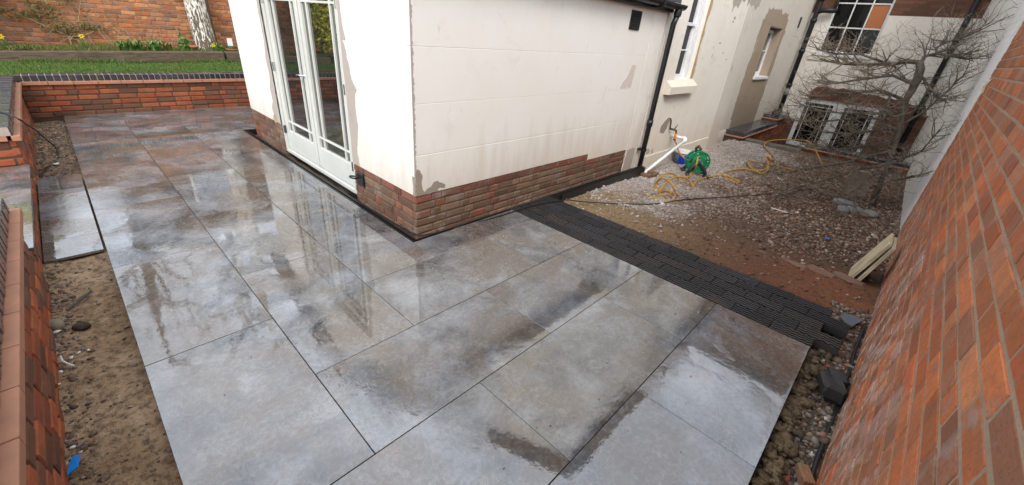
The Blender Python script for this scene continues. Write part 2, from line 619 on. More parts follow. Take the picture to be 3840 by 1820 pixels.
M['door'] = plain('sage_white_paint', (0.62, 0.63, 0.585), 0.4, 0.04, 20, 0.05)
M['white_pvc'] = plain('white_frame_paint', (0.80, 0.80, 0.82), 0.4, 0.04, 20, 0.04)
M['old_white'] = plain('peeling_white_paint', (0.70, 0.71, 0.69), 0.7, 0.2, 12, 0.4)
M['black_plastic'] = plain('black_plastic', (0.012, 0.012, 0.013), 0.38, 0.2, 30, 0.08, 0.5)
M['black_iron'] = plain('black_iron', (0.016, 0.016, 0.018), 0.5, 0.3, 30, 0.2)
M['chrome'] = plain('brushed_steel', (0.6, 0.6, 0.6), 0.25, 0.05, 20, 0.02, 0.5, 1.0)
M['brass'] = plain('tarnished_brass', (0.12, 0.09, 0.055), 0.5, 0.3, 40, 0.2, 0.5, 0.6)
M['waste'] = plain('white_waste_pipe', (0.80, 0.80, 0.80), 0.3, 0.03, 20, 0.02)
M['green'] = plain('green_plastic', (0.008, 0.20, 0.085), 0.35, 0.08, 20, 0.03)
M['grey_plastic'] = plain('dark_grey_plastic', (0.055, 0.06, 0.065), 0.5, 0.1, 30, 0.08)
M['hose'] = plain('yellow_hose', (0.42, 0.235, 0.04), 0.5, 0.25, 60, 0.05)
M['orange'] = plain('orange_connector', (0.75, 0.27, 0.015), 0.4, 0.08)
M['cable'] = plain('black_cable', (0.012, 0.012, 0.013), 0.5, 0.1)
M['bucket'] = plain('slate_blue_bucket', (0.10, 0.15, 0.24), 0.35, 0.08)
M['bucket_label'] = plain('blue_label', (0.012, 0.03, 0.42), 0.4, 0.08)
M['bucket_rim'] = plain('pale_bucket_rim', (0.65, 0.65, 0.63), 0.5, 0.1)
M['blue'] = plain('blue_litter', (0.015, 0.22, 0.65), 0.4, 0.05)
M['white_bit'] = plain('white_litter', (0.75, 0.72, 0.66), 0.7, 0.1)
M['terracotta'] = plain('terracotta', (0.42, 0.16, 0.08), 0.8, 0.12)
M['pink_tile'] = plain('pink_clay_tile', (0.42, 0.20, 0.12), 0.8, 0.25, 14, 0.3)
M['slate'] = plain('slate_offcut', (0.10, 0.115, 0.13), 0.5, 0.1)
M['coping'] = None
M['kerb'] = plain('clay_kerb', (0.19, 0.105, 0.07), 0.85, 0.3, 18, 0.6)
M['grey_stone'] = plain('grey_stone', (0.235, 0.225, 0.205), 0.85, 0.25, 20, 0.5)
M['tan_stone'] = plain('tan_stone', (0.26, 0.21, 0.15), 0.9, 0.25, 20, 0.5)


def make_coping():
    t = NT('blue_black_brick')
    p = t.pos()
    r = t.rand()
    c = t.ramp(r, [(0, (0.022, 0.026, 0.036)), (0.5, (0.03, 0.034, 0.045)), (0.9, (0.045, 0.04, 0.042)), (1, (0.02, 0.024, 0.034))])
    n = t.noise(p, 40, 5)
    c = t.mix(t.ramp(n, [(0.55, 0), (0.8, 0.3)]), c, (0.12, 0.12, 0.125))
    return t.set(c, t.ramp(t.noise(p, 7, 4), [(0.35, 0.10), (0.65, 0.28)]), t.bump(n, 0.15, 0.003), 0.7, ior=1.7)


M['coping'] = make_coping()


def make_wood(name, a, b, sc=(2.0, 2.0, 2.0), rough=0.85):
    t = NT(name)
    p = t.obj()
    q = t.scale(p, sc)
    n = t.noise(q, 6, 7, 0.65, 0.6)
    g = t.noise(p, 3, 4)
    c = t.ramp(n, [(0.34, a), (0.55, b), (0.72, [min(1, x * 1.25) for x in b])])
    c = t.mix(t.ramp(g, [(0.55, 0), (0.75, 0.55)]), c, [x * 0.45 for x in a])
    return t.set(c, rough, t.bump(n, 0.5, 0.006), 0.25)


M['sleeper'] = make_wood('weathered_sleeper', (0.055, 0.038, 0.026), (0.135, 0.10, 0.068), (1, 9, 9))
M['sleeper_y'] = make_wood('damp_sleeper', (0.075, 0.07, 0.055), (0.16, 0.15, 0.12), (9, 1, 9))
M['plank'] = make_wood('pale_board', (0.30, 0.235, 0.145), (0.52, 0.43, 0.29), (9, 1.0, 9))


def make_soil(name, cols, sc=6, bump=0.8, wet=0.0):
    t = NT(name)
    p = t.pos()
    a = t.noise(p, 1.8, 5, 0.6)
    b = t.noise(p, sc * 4, 7, 0.7)
    c = t.mix(t.ramp(a, [(0.4, 0), (0.62, 1)]), cols[0], cols[1])
    c = t.mix(t.ramp(b, [(0.38, 0.75), (0.55, 0)]), c, cols[2])
    c = t.mix(t.ramp(t.noise(p, 14, 5, .65), [(0.56, 0), (0.7, 0.6)]), c, cols[3])
    return t.set(c, 0.92 - wet, t.bump(t.math('ADD', b, t.noise(p, 120, 3)), bump, 0.012), 0.25)


M['soil'] = make_soil('bed_soil', [(0.29, 0.185, 0.105), (0.42, 0.29, 0.18), (0.06, 0.038, 0.022), (0.48, 0.37, 0.255)])
M['soil_dark'] = make_soil('dark_soil', [(0.075, 0.055, 0.04), (0.11, 0.08, 0.055), (0.03, 0.022, 0.016), (0.16, 0.12, 0.085)])


def yard_zone(t, p):
    """sand beside the setts, rusty soil towards the red wall, pale dust by the house, brown in between"""
    s = t.n('ShaderNodeSeparateXYZ')
    t.l(p, s.inputs[0])
    n = t.math('MULTIPLY', t.math('SUBTRACT', t.noise(p, 1.5, 5, .6), 0.5), 2.2)
    x = t.math('ADD', s.outputs[0], n)
    y = t.math('ADD', s.outputs[1], n)
    return x, y, s


def make_yard():
    t = NT('yard_soil')
    p = t.pos()
    x, y, s = yard_zone(t, p)
    b = t.noise(p, 26, 7, 0.7)
    base = t.ramp(t.math('MULTIPLY_ADD', y, 1 / 3.2, 0.12), [(0.12, (0.085, 0.05, 0.032)), (0.55, (0.13, 0.083, 0.055)), (0.78, (0.33, 0.27, 0.23)), (0.93, (0.42, 0.36, 0.315))])
    sand = t.ramp(t.math('MULTIPLY_ADD', s.outputs[1], 1 / 3.2, 0.12), [(0.05, (0.20, 0.075, 0.034)), (0.28, (0.145, 0.062, 0.033)), (0.45, (0.15, 0.085, 0.046)), (0.75, (0.24, 0.165, 0.09))])
    c = t.mix(t.ramp(t.math('SUBTRACT', x, t.math('MULTIPLY', s.outputs[1], -0.12)), [(0.0, 1), (1.0, 0)]) if False else t.ramp(t.math('MULTIPLY_ADD', x, 0.6, -2.4), [(0.10, 1), (0.62, 0)]), base, sand)
    c = t.mix(t.ramp(b, [(0.36, 0.7), (0.52, 0)]), c, (0.04, 0.028, 0.02))
    c = t.mix(t.ramp(t.noise(p, 60, 5, .7), [(0.56, 0), (0.72, 0.5)]), c, (0.34, 0.29, 0.245))
    return t.set(c, 0.93, t.bump(t.math('ADD', b, t.noise(p, 130, 3)), 0.7, 0.012), 0.2)


M['yard'] = make_yard()


def make_gravel():
    t = NT('gravel')
    p = t.pos()
    r = t.rand()
    x, y, s = yard_zone(t, p)
    brown = t.ramp(r, [(0, (0.065, 0.038, 0.024)), (0.3, (0.14, 0.082, 0.052)), (0.55, (0.27, 0.165, 0.105)), (0.7, (0.17, 0.13, 0.105)), (0.85, (0.38, 0.29, 0.215)), (0.95, (0.30, 0.12, 0.06)), (1, (0.58, 0.51, 0.44))])
    pale = t.ramp(r, [(0, (0.32, 0.275, 0.25)), (0.4, (0.46, 0.41, 0.38)), (0.75, (0.56, 0.51, 0.475)), (0.93, (0.33, 0.265, 0.22)), (1, (0.68, 0.65, 0.62))])
    k = t.ramp(t.math('MULTIPLY_ADD', y, 0.4, -0.1), [(0.36, 0), (0.74, 1)])
    c = t.mix(k, brown, pale)
    c = t.mix(t.ramp(t.noise(p, 50, 4), [(0.4, 0.35), (0.6, 0)]), c, (0.05, 0.04, 0.03))
    return t.set(c, 0.75, None, 0.35)


M['gravel'] = make_gravel()


def make_rubble():
    t = NT('rubble')
    r = t.rand()
    c = t.ramp(r, [(0, (0.07, 0.05, 0.037)), (0.4, (0.15, 0.105, 0.072)), (0.7, (0.26, 0.20, 0.145)), (0.86, (0.17, 0.17, 0.17)), (0.95, (0.28, 0.09, 0.05)), (1, (0.55, 0.50, 0.43))])
    return t.set(c, 0.85, None, 0.3)


M['rubble'] = make_rubble()


def make_lawn():
    t = NT('grass')
    p = t.pos()
    r = t.n('ShaderNodeNewGeometry').outputs['Random Per Island']
    c = t.ramp(r, [(0, (0.045, 0.105, 0.018)), (0.5, (0.075, 0.155, 0.024)), (0.85, (0.12, 0.19, 0.035)), (1, (0.24, 0.21, 0.085))])
    c = t.mix(t.ramp(t.noise(p, 2.2, 4), [(0.5, 0), (0.7, 0.5)]), c, (0.16, 0.16, 0.045))
    return t.set(c, 0.6, None, 0.3)


M['grass'] = make_lawn()


def leaf_mat(name, cols, rough=0.5):
    t = NT(name)
    r = t.rand()
    n = len(cols)
    c = t.ramp(r, [(i / max(n - 1, 1), cols[i]) for i in range(n)])
    return t.set(c, rough, None, 0.4)


M['leaf'] = leaf_mat('green_leaf', [(0.045, 0.11, 0.02), (0.09, 0.19, 0.035), (0.16, 0.27, 0.06)])
M['leaf_y'] = leaf_mat('yellow_green_leaf', [(0.20, 0.26, 0.03), (0.52, 0.50, 0.035), (0.75, 0.68, 0.06), (0.32, 0.36, 0.045)])
M['leaf_dull'] = leaf_mat('olive_leaf', [(0.10, 0.10, 0.025), (0.17, 0.16, 0.04), (0.22, 0.19, 0.06)])
M['leaf_dark'] = leaf_mat('dark_green_leaf', [(0.015, 0.04, 0.012), (0.03, 0.07, 0.02), (0.05, 0.10, 0.025)])
M['petal'] = plain('yellow_petal', (0.80, 0.62, 0.02), 0.5, 0.08)
M['straw'] = plain('dry_stem', (0.36, 0.25, 0.13), 0.8, 0.2)


def make_bark(name, a, b, sc):
    t = NT(name)
    p = t.pos()
    n = t.noise(t.scale(p, sc), 5, 6, .65, .5)
    c = t.ramp(n, [(0.35, a), (0.6, b)])
    c = t.mix(t.ramp(t.noise(p, 6, 4), [(0.55, 0), (0.7, 0.4)]), c, (0.13, 0.14, 0.06))
    return t.set(c, 0.85, t.bump(n, 0.5, 0.006), 0.25)


M['bark'] = make_bark('tree_bark', (0.055, 0.043, 0.035), (0.145, 0.122, 0.098), (6, 6, 2))
M['twig'] = make_bark('twig_bark', (0.115, 0.085, 0.062), (0.25, 0.205, 0.155), (2, 2, 2))


def make_birch():
    t = NT('birch_bark')
    p = t.pos()
    q = t.scale(p, (6, 6, 2.2))
    n = t.noise(q, 1.2, 5, 0.6, 1.4)
    v = t.noise(t.scale(p, (15, 15, 4)), 1.0, 4, 0.6, 2.5)
    s = t.n('ShaderNodeSeparateXYZ')
    t.l(p, s.inputs[0])
    low = t.ramp(t.math('MULTIPLY_ADD', s.outputs[2], 0.8, -0.62), [(0.0, 0.14), (0.9, 0.0)])
    k = t.ramp(t.math('ADD', v, low), [(0.565, 0), (0.59, 1)])
    c = t.mix(t.ramp(n, [(0.4, 0), (0.65, 1)]), (0.78, 0.755, 0.70), (0.60, 0.55, 0.45))
    c = t.mix(k, c, (0.135, 0.105, 0.07))
    return t.set(c, 0.7, t.bump(t.math('MULTIPLY', k, -1.0), 0.9, 0.02), 0.3)


M['birch'] = make_birch()


def make_glass(name, tint=(0.012, 0.014, 0.014), ior=2.1):
    t = NT(name)
    return t.set(tint, 0.015, None, 0.5, ior=ior)


M['glass'] = make_glass('dark_glass', (0.014, 0.016, 0.016), 3.8)
M['glass_old'] = make_glass('old_window_glass', (0.006, 0.006, 0.006), 1.28)
M['curtain'] = plain('grey_net_curtain', (0.36, 0.36, 0.33), 0.8, 0.15, 10, 0.1)

# ------------------------------------------------------------------ helpers: geometry on walls
AX = {'Y': (np.array([1.0, 0, 0]), np.array([0, -1.0, 0])),      # wall in plane Y, seen from -Y: u = X
      'X': (np.array([0, 1.0, 0]), np.array([-1.0, 0, 0])),      # wall in plane X, seen from -X: u = Y
      'X+': (np.array([0, 1.0, 0]), np.array([1.0, 0, 0])),
      'Y+': (np.array([1.0, 0, 0]), np.array([0, 1.0, 0]))}


class Face:
    """a vertical wall face: point(u, z, out)"""

    def __init__(s, org, u, n):
        s.o = np.array(org, float)
        s.u = np.array(u, float)
        s.n = np.array(n, float)

    def p(s, u, z, d=0.0):
        q = s.o + s.u * u + s.n * d
        return (q[0], q[1], z)

    def box(s, mb, u0, u1, z0, z1, d0, d1, b=0.0):
        uu, nn = s.u, s.n
        m = np.stack([uu, nn, np.array([0, 0, 1.0])], 1)
        c = s.p((u0 + u1) / 2, (z0 + z1) / 2, (d0 + d1) / 2)
        mb.obox(c, (abs(u1 - u0), abs(d1 - d0), abs(z1 - z0)), m, b)
        if np.linalg.det(m) < 0:
            k = 6 if b <= 0 else 26
            mb.f[-k:] = [f[::-1] for f in mb.f[-k:]]
        return mb


def face(kind, v):
    u, n = AX[kind]
    o = (0, v, 0) if kind[0] == 'Y' else (v, 0, 0)
    return Face(o, u, n)


def rag(u0, u1, z0, z1, amp, step, seed, sides='lrtb'):
    """a ragged-edged rectangle outline"""
    g = random.Random(seed)
    pts = []

    def walk(a, b, on):
        n = max(2, int(math.dist(a, b) / step))
        nx, ny = (b[1] - a[1]), -(b[0] - a[0])
        L = math.hypot(nx, ny)
        w_ = 0
        for i in range(n):
            f = i / n
            w_ = 0.6 * w_ + g.uniform(-amp, amp)
            k = w_ if (on and i) else 0
            pts.append((a[0] + (b[0] - a[0]) * f + nx / L * k, a[1] + (b[1] - a[1]) * f + ny / L * k))
    walk((u0, z0), (u1, z0), 'b' in sides)
    walk((u1, z0), (u1, z1), 'r' in sides)
    walk((u1, z1), (u0, z1), 't' in sides)
    walk((u0, z1), (u0, z0), 'l' in sides)
    return pts


def blob(cu, cz, ru, rz, seed, n=22, jag=0.25):
    g = random.Random(seed)
    k = [1 + g.uniform(-jag, jag) for _ in range(n)]
    return [(cu + ru * k[i] * math.cos(2 * math.pi * i / n), cz + rz * k[i] * math.sin(2 * math.pi * i / n)) for i in range(n)]


def patch(name, fc, poly, mat, parent, d0=-0.004, d1=0.003, label=None):
    g = random.Random(len(poly) + int(abs(poly[0][0]) * 1000))
    fine = []
    for i in range(len(poly)):
        q0, q1 = poly[i], poly[(i + 1) % len(poly)]
        n = max(1, min(14, int(math.dist(q0, q1) / .022)))
        for k in range(n):
            e = .007 if k else .003
            fine.append((q0[0] + (q1[0] - q0[0]) * k / n + g.uniform(-e, e), q0[1] + (q1[1] - q0[1]) * k / n + g.uniform(-e, e)))
    a = [fc.p(u, z, d0) for u, z in fine]
    mb = MB().prism(a, tuple(fc.n * (d1 - d0)))
    return ob(name, mb, mat, parent, label=label)


def in_view(p, pad=60):
    q = RC @ (np.array(p) - CAM)
    if q[2] < 0.02:
        return False
    x = 1512.5 * q[0] / q[2] + 1920
    y = 1512.5 * q[1] / q[2] + 910
    return -pad < x < 3840 + pad and -pad < y < 1820 + pad


BV = {}


def brick_meshes(key, L, H, D, b, jit, mat, nvar=4):
    if key not in BV:
        out = []
        g = random.Random(hash(key) % 1000 if False else len(BV) + 3)
        for i in range(nvar):
            vs, fs = chamfer(0, 0, 0, L, D, H, b, jit, g)
            me = bpy.data.meshes.new('brick')
            me.from_pydata(vs, [], fs)
            me.update()
            me.materials.append(mat)
            out.append(me)
        BV[key] = out
    return BV[key]


def lay_bricks(fc, u0, u1, z0, z1, parent, mats, pitch=0.075, L=0.215, joint=0.011, D=0.06, proud=0.008, bevel=0.006, jit=0.0025,
               bond='stretcher', limit=300, seed=1, wob=0.003, name='brick', row_mats=None, rest='brick_courses', ragged=0.0):
    """courses of separate bricks on a wall face; the nearest ones are objects, any beyond the limit one joined part"""
    g = random.Random(seed)
    H = pitch - joint
    cells = []
    row = 0
    z = z0
    while z + pitch * 0.6 < z1:
        if bond == 'english':
            ln = L if row % 4 else 0.1025
            off = (0.0565 if row % 4 == 0 else 0.0) + (row % 2) * (L + joint) / 2
        elif bond == 'flemish':
            ln, off = None, (row % 2) * 0.17
        else:
            ln, off = L, (row % 2) * (L + joint) / 2 + g.uniform(-.012, .012)
        u = u0 - off
        k = row % 2
        while u < u1 - 0.02:
            l_ = ln if ln else (L if k % 2 == 0 else 0.1025)
            k += 1
            l_ *= g.uniform(0.955, 1.045)
            if bond == 'stretcher' and g.random() < 0.1:
                l_ = 0.1025
            a, b = max(u, u0), min(u + l_, u1)
            if b - a > 0.03:
                cells.append(((a + b) / 2, z + pitch / 2, b - a, row))
            u += l_ + joint
        z += pitch
        row += 1
    vis = []
    far = []
    for c in cells:
        p = fc.p(c[0], c[1])
        d = math.dist(p, CAM)
        (vis if in_view(p) else far).append((d, c))
    vis.sort()
    keep, more = vis[:limit], vis[limit:] + far
    m = np.stack([fc.u, -fc.n, np.array([0, 0, 1.0])], 1)
    if np.linalg.det(m) < 0:
        m = np.stack([fc.u, fc.n, np.array([0, 0, 1.0])], 1)
    rows = max(c[3] for c in cells) if cells else 0
    for d, c in keep:
        mt = mats
        if row_mats and c[3] >= rows + 1 - row_mats[0]:
            mt = row_mats[1]
        full = c[2] > 0.16
        base = L if full else 0.1025
        ms = brick_meshes((mt.name, full, round(H, 4), D, bevel, jit), base, H, D, bevel, jit, mt)
        w_ = g.uniform(-wob, wob)
        p = fc.p(c[0], c[1] + g.uniform(-wob, wob) * .4, proud - D / 2 + w_)
        mm = m @ np.diag([c[2] / base, 1, 1])
        o = ob(name, ms[g.randrange(len(ms))], None, parent, p, mm)
    if more:
        mb = MB()
        for d, c in more:
            p = fc.p(c[0], c[1], proud - D / 2 + g.uniform(-wob, wob))
            mb.obox(p, (c[2], D, H), m, bevel)
        o = ob(rest, mb, mats, parent, kind='stuff')


def window_parts(parent, fc, u0, u1, z0, z1, d, cols, rows, fmat, gmat, fw=0.055, bw=0.02, depth=0.05, name='window_frame'):
    """outer frame, glazing bars and a separate pane in every light"""
    mb = MB()
    fc.box(mb, u0, u0 + fw, z0, z1, d - depth, d, .004)
    fc.box(mb, u1 - fw, u1, z0, z1, d - depth, d, .004)
    fc.box(mb, u0 + fw, u1 - fw, z0, z0 + fw * 1.2, d - depth, d - .002, .004)
    fc.box(mb, u0 + fw, u1 - fw, z1 - fw, z1, d - depth, d - .002, .004)
    fr = ob(name, mb, fmat, parent)
    us = [u0 + fw] + [u0 + fw + (u1 - u0 - 2 * fw) * c for c in cols] + [u1 - fw]
    zs = [z0 + fw * 1.2] + [z0 + (z1 - z0) * r_ for r_ in rows] + [z1 - fw]
    for c in us[1:-1]:
        ob('glazing_bar', fc.box(MB(), c - bw / 2, c + bw / 2, zs[0], zs[-1], d - depth + .005, d - .006, .003), fmat, fr)
    for r_ in zs[1:-1]:
        for i in range(len(us) - 1):
            a = us[i] + (bw / 2 if i else 0)
            b = us[i + 1] - (bw / 2 if i < len(us) - 2 else 0)
            ob('glazing_bar', fc.box(MB(), a, b, r_ - bw / 2, r_ + bw / 2, d - depth + .007, d - .008, .003), fmat, fr)
    g = random.Random(int(u0 * 100))
    for i in range(len(us) - 1):
        for j in range(len(zs) - 1):
            a = us[i] + (bw / 2 if i else 0)
            b = us[i + 1] - (bw / 2 if i < len(us) - 2 else 0)
            e = zs[j] + (bw / 2 if j else 0)
            f = zs[j + 1] - (bw / 2 if j < len(zs) - 2 else 0)
            t = g.uniform(-.0016, .0016)
            q = [fc.p(a, e, d - depth * .6 + t), fc.p(b, e, d - depth * .6 - t), fc.p(b, f, d - depth * .6), fc.p(a, f, d - depth * .6 + t)]
            ob('pane', MB().prism(q, tuple(fc.n * -.004)), gmat, fr)
    return fr


# ================================================================== SETTING
ob('ground', MB().box(-60, 70, -60, 70, -1.6, -1.2), M['soil_dark'], kind='structure')


def grid(x0, x1, y0, y1, st, zf):
    xs = np.linspace(x0, x1, max(2, int(round((x1 - x0) / st)) + 1))
    ys = np.linspace(y0, y1, max(2, int(round((y1 - y0) / st)) + 1))
    X, Y = np.meshgrid(xs, ys, indexing='ij')
    Z = zf(X, Y)
    V = np.stack([X, Y, Z], -1).reshape(-1, 3)
    n, m = len(xs), len(ys)
    i = np.arange(n - 1)[:, None] * m + np.arange(m - 1)[None, :]
    F = np.stack([i, i + m, i + m + 1, i + 1], -1).reshape(-1, 4)
    return V, F


_rs = np.random.RandomState(5)
_ph = _rs.uniform(0, 6.28, (40, 3))


def fbm(X, Y, f0=1.0, oct_=5, seed=0):
    z = np.zeros_like(X)
    a = 1.0
    f = f0
    for o in range(oct_):
        for k in range(3):
            ph = _ph[(o * 3 + k + seed) % 40]
            an = ph[0]
            z += a * np.sin(f * (X * math.cos(an) + Y * math.sin(an)) * 6.28 + ph[1] + 1.7 * np.sin(f * 3.1 * (Y * math.cos(an) - X * math.sin(an)) + ph[2])) / 3
        a *= 0.52
        f *= 2.07
    return z


def z_left(X, Y):
    return -0.082 + 0.020 * fbm(X, Y, 1.1, 7) + 0.045 * np.exp(-((Y - 3.88) / .07) ** 2) + 0.02 * np.clip((-0.3 - X) / 0.15, 0, 1) * (0.5 + 0.5 * fbm(X, Y, 2.5, 3, 7))


def z_right(X, Y):
    return -0.11 + 0.025 * fbm(X, Y, 1.3, 6, 3)


def z_yard(X, Y):
    base = -0.085 - 0.12 * np.clip((X - 3.6) / 4.5, 0, 1)
    kerb = 0.035 * np.exp(-((X - (4.05 + (2.0 - Y) * 0.16)) / 0.10) ** 2) * np.clip((2.0 - Y) / .5, 0, 1)
    return base + 0.014 * fbm(X, Y, 0.8, 6, 5) + kerb * 0.6 - 0.02 * np.clip((4.0 - X) / .4, 0, 1)


for nm, (V, F), mt in (('bed_soil', grid(-0.46, -0.09, -0.5, 9.05, 0.0125, z_left), 'soil'),
                       ('edge_soil', grid(-0.1, 2.95, -0.50, -0.06, 0.0125, z_right), 'soil_dark'),
                       ('yard_ground', grid(2.88, 11.0, -0.62, 2.86, 0.022, z_yard), 'yard')):
    ob(nm, fast_mesh(nm, V, F), M[mt], smooth=True, kind='structure')
ob('well_floor', MB().box(10.9, 15.2, -1.0, 3.2, -1.1, -1.0), M['soil_dark'], kind='structure')

ICO_V = np.array([(0, 0, 1)] + [(0.894 * math.cos(a), 0.894 * math.sin(a), 0.447) for a in [2 * math.pi * k / 5 for k in range(5)]] +
                 [(0.894 * math.cos(a), 0.894 * math.sin(a), -0.447) for a in [2 * math.pi * (k + .5) / 5 for k in range(5)]] + [(0, 0, -1)])
ICO_F = np.array([(0, 1 + k, 1 + (k + 1) % 5) for k in range(5)] + [(1 + k, 6 + k, 1 + (k + 1) % 5) for k in range(5)] +
                 [(1 + (k + 1) % 5, 6 + k, 6 + (k + 1) % 5) for k in range(5)] + [(11, 6 + (k + 1) % 5, 6 + k) for k in range(5)])


def stones(name, P, S, mat, flat=(0.35, 0.8), seed=1, kind='stuff', sink=0.35, smooth=False):
    rs = np.random.RandomState(seed)
    n = len(P)
    V = np.repeat(ICO_V[None], n, 0) * rs.uniform(0.72, 1.2, (n, 12, 1))
    V[:, :, 0] *= rs.uniform(0.75, 1.5, (n, 1))
    V[:, :, 2] *= rs.uniform(flat[0], flat[1], (n, 1))
    a = rs.uniform(0, 6.28, n)
    c, s = np.cos(a)[:, None], np.sin(a)[:, None]
    x = V[:, :, 0] * c - V[:, :, 1] * s
    y = V[:, :, 0] * s + V[:, :, 1] * c
    z = V[:, :, 2] + x * rs.uniform(-.4, .4, (n, 1)) + y * rs.uniform(-.4, .4, (n, 1))
    W = np.stack([x, y, z], -1) * S[:, None, None] + P[:, None, :]
    W[:, :, 2] += S[:, None] * sink
    F = (ICO_F[None] + (np.arange(n) * 12)[:, None, None]).reshape(-1, 3)
    return ob(name, fast_mesh(name, W.reshape(-1, 3), F), mat, kind=kind, smooth=smooth)


def sample(n, x0, x1, y0, y1, zf, dens=None, seed=2):
    rs = np.random.RandomState(seed)
    X = rs.uniform(x0, x1, n)
    Y = rs.uniform(y0, y1, n)
    if dens is not None:
        k = rs.uniform(0, 1, n) < dens(X, Y)
        X, Y = X[k], Y[k]
    return np.stack([X, Y, zf(X, Y)], -1)


def dens_yard(X, Y):
    e = 4.15 + (2.0 - Y) * 0.20 + 0.55 * fbm(X, Y, 0.7, 4, 9)
    d = np.clip((X - e) / 0.9, 0.06, 1)
    near_house = np.clip((2.75 - Y) / 0.9, 0.45, 1)
    return d * near_house * np.clip(0.85 + 0.5 * fbm(X, Y, .6, 3, 2), 0.25, 1)


P = sample(72000, 3.7, 10.6, -0.45, 2.75, z_yard, dens_yard)
rs = np.random.RandomState(3)
S = np.exp(rs.normal(math.log(0.0088), 0.45, len(P)))
stones('gravel', P, np.clip(S, .004, .034), M['gravel'], (0.35, 0.75), 4)
P = sample(11000, -0.44, -0.13, -0.3, 9.0, z_left, lambda X, Y: np.clip(0.08 + 1.3 * np.clip((-0.30 - X) / 0.1, 0, 1) * (0.55 + .6 * fbm(X, Y, .8, 3)) + 0.9 * (Y > 6.1), 0, 1), 8)
rs = np.random.RandomState(9)
stones('bed_rubble', P, np.clip(np.exp(rs.normal(math.log(0.0058), 0.55, len(P))), .002, .018), M['rubble'], (0.25, 0.6), 6, sink=.15)
P = sample(3600, 0.8, 3.9, -0.40, -0.12, lambda X, Y: np.where(X < 2.92, z_right(X, Y), z_yard(X, Y)), None, 18)
rs = np.random.RandomState(19)
stones('edge_rubble', P, np.clip(np.exp(rs.normal(math.log(0.0085), 0.5, len(P))), .003, .026), M['rubble'], (0.4, 0.8), 16, sink=.2)

rs = np.random.RandomState(44)
Pg = np.stack([rs.uniform(-.1, 2.88, 420), rs.uniform(-.08, 2.5, 420), np.full(420, .0012)], -1)
Pg = Pg[rs.uniform(0, 1, 420) < np.clip((Pg[:, 0] - .3) / 2.5, .08, 1)]
M['grit'] = leaf_mat('pale_grit', [(0.12, 0.09, 0.06), (0.30, 0.25, 0.19), (0.6, 0.57, 0.52)], 0.8)
stones('grit', Pg, np.clip(np.exp(rs.normal(math.log(.0022), .5, len(Pg))), .001, .006), M['grit'], (.4, .8), 45)
# mortar haunching squeezed out along the open edge of the paving
g_ = random.Random(4)
hm = [(0.4 + i * 0.035, -0.118 - 0.05 * (0.5 + 0.5 * math.sin(i * 1.7) * math.sin(i * .61)) - g_.uniform(0, .03)) for i in range(76)]
Pm = np.array([(x + g_.uniform(-.02, .02), y + g_.uniform(-.03, .035), -0.062 - g_.uniform(0, .04)) for x, y in hm for _ in range(14)])
M['haunch'] = make_soil('ochre_mortar', [(0.15, 0.108, 0.06), (0.21, 0.155, 0.09), (0.05, 0.036, 0.022), (0.25, 0.19, 0.115)])
stones('mortar_haunch', Pm, np.array([math.exp(g_.gauss(math.log(.014), .6)) for _ in Pm]).clip(.004, .04), M['haunch'], (0.3, 0.6), 21, sink=-.1)

# ------------------------------------------------------------------ patio of porcelain slabs
MOD = 0.604
X0 = -0.121


def xl(i):
    return X0 + MOD * i


YB = -0.104


def yl(j):
    return YB + MOD * j


patio = ob('patio', MB().box(-0.10, 2.885, -0.085, 2.60, -0.30, -0.0225).box(-0.10, 1.69, 2.60, 8.93, -0.30, -0.0225).box(1.69, 2.6, 7.13, 8.93, -0.30, -0.0225),
           M['bed'], kind='structure')
TM = {}


def slab(x0, x1, y0, y1, parent=patio, z=0.0, name='paving_slab', gap=0.0038, th=0.02):
    g = rnd
    lx, ly = x1 - x0 - gap, y1 - y0 - gap
    key = (round(lx, 3), round(ly, 3), th)
    if key not in TM:
        vs, fs = chamfer(0, 0, -th / 2, lx, ly, th, 0.0012)
        me = bpy.data.meshes.new('paving_slab')
        me.from_pydata(vs, [], fs)
        me.update()
        me.materials.append(M['tile'])
        TM[key] = me
    c = ((x0 + x1) / 2, (y0 + y1) / 2, z + g.uniform(-.0006, .0006))
    rx, ry = g.uniform(-.0014, .0014), g.uniform(-.0014, .0014)
    m3 = (Matrix.Rotation(rx, 3, 'X') @ Matrix.Rotation(ry, 3, 'Y'))
    return ob(name, TM[key], None, parent, c, [list(r_) for r_ in m3])


XE = xl(5)
# rows running to the right of the door corner
slab(xl(-1) + .30, xl(1), yl(0), yl(1)) if False else None
slab(xl(0), xl(1), yl(0), yl(1))
slab(xl(1), xl(3), yl(0), yl(1))
slab(xl(3), XE, yl(0), yl(1))
slab(xl(0), xl(2), yl(1), yl(2))
slab(xl(2), xl(4), yl(1), yl(2))
slab(xl(4), XE, yl(1), yl(2))
slab(xl(1), xl(3), yl(2), yl(3))
slab(xl(3), XE, yl(2), yl(3))
slab(xl(2), xl(4), yl(3), yl(4))
slab(xl(4), XE, yl(3), yl(4))
slab(xl(3), XE, yl(4), 2.62)
# columns running away along the doors
for i, y0, ends in ((0, yl(2), [yl(4), yl(6), yl(8), yl(10), yl(12), yl(14)]),
                    (1, yl(3), [yl(5), yl(7), yl(9), yl(11), yl(13)]),
                    (2, yl(4), [yl(6), yl(8), yl(10), yl(12)])):
    a = y0
    for b in ends:
        slab(xl(i), xl(i + 1), a, b)
        a = b
slab(xl(2), 2.3, yl(12), yl(13))
slab(xl(1), xl(3), yl(13), yl(14))
slab(xl(3), xl(5), yl(13), yl(14))
slab(xl(0), xl(2), yl(14), yl(15))
slab(xl(2), xl(4), yl(14), yl(15))
slab(xl(4), xl(6), yl(14), yl(15))

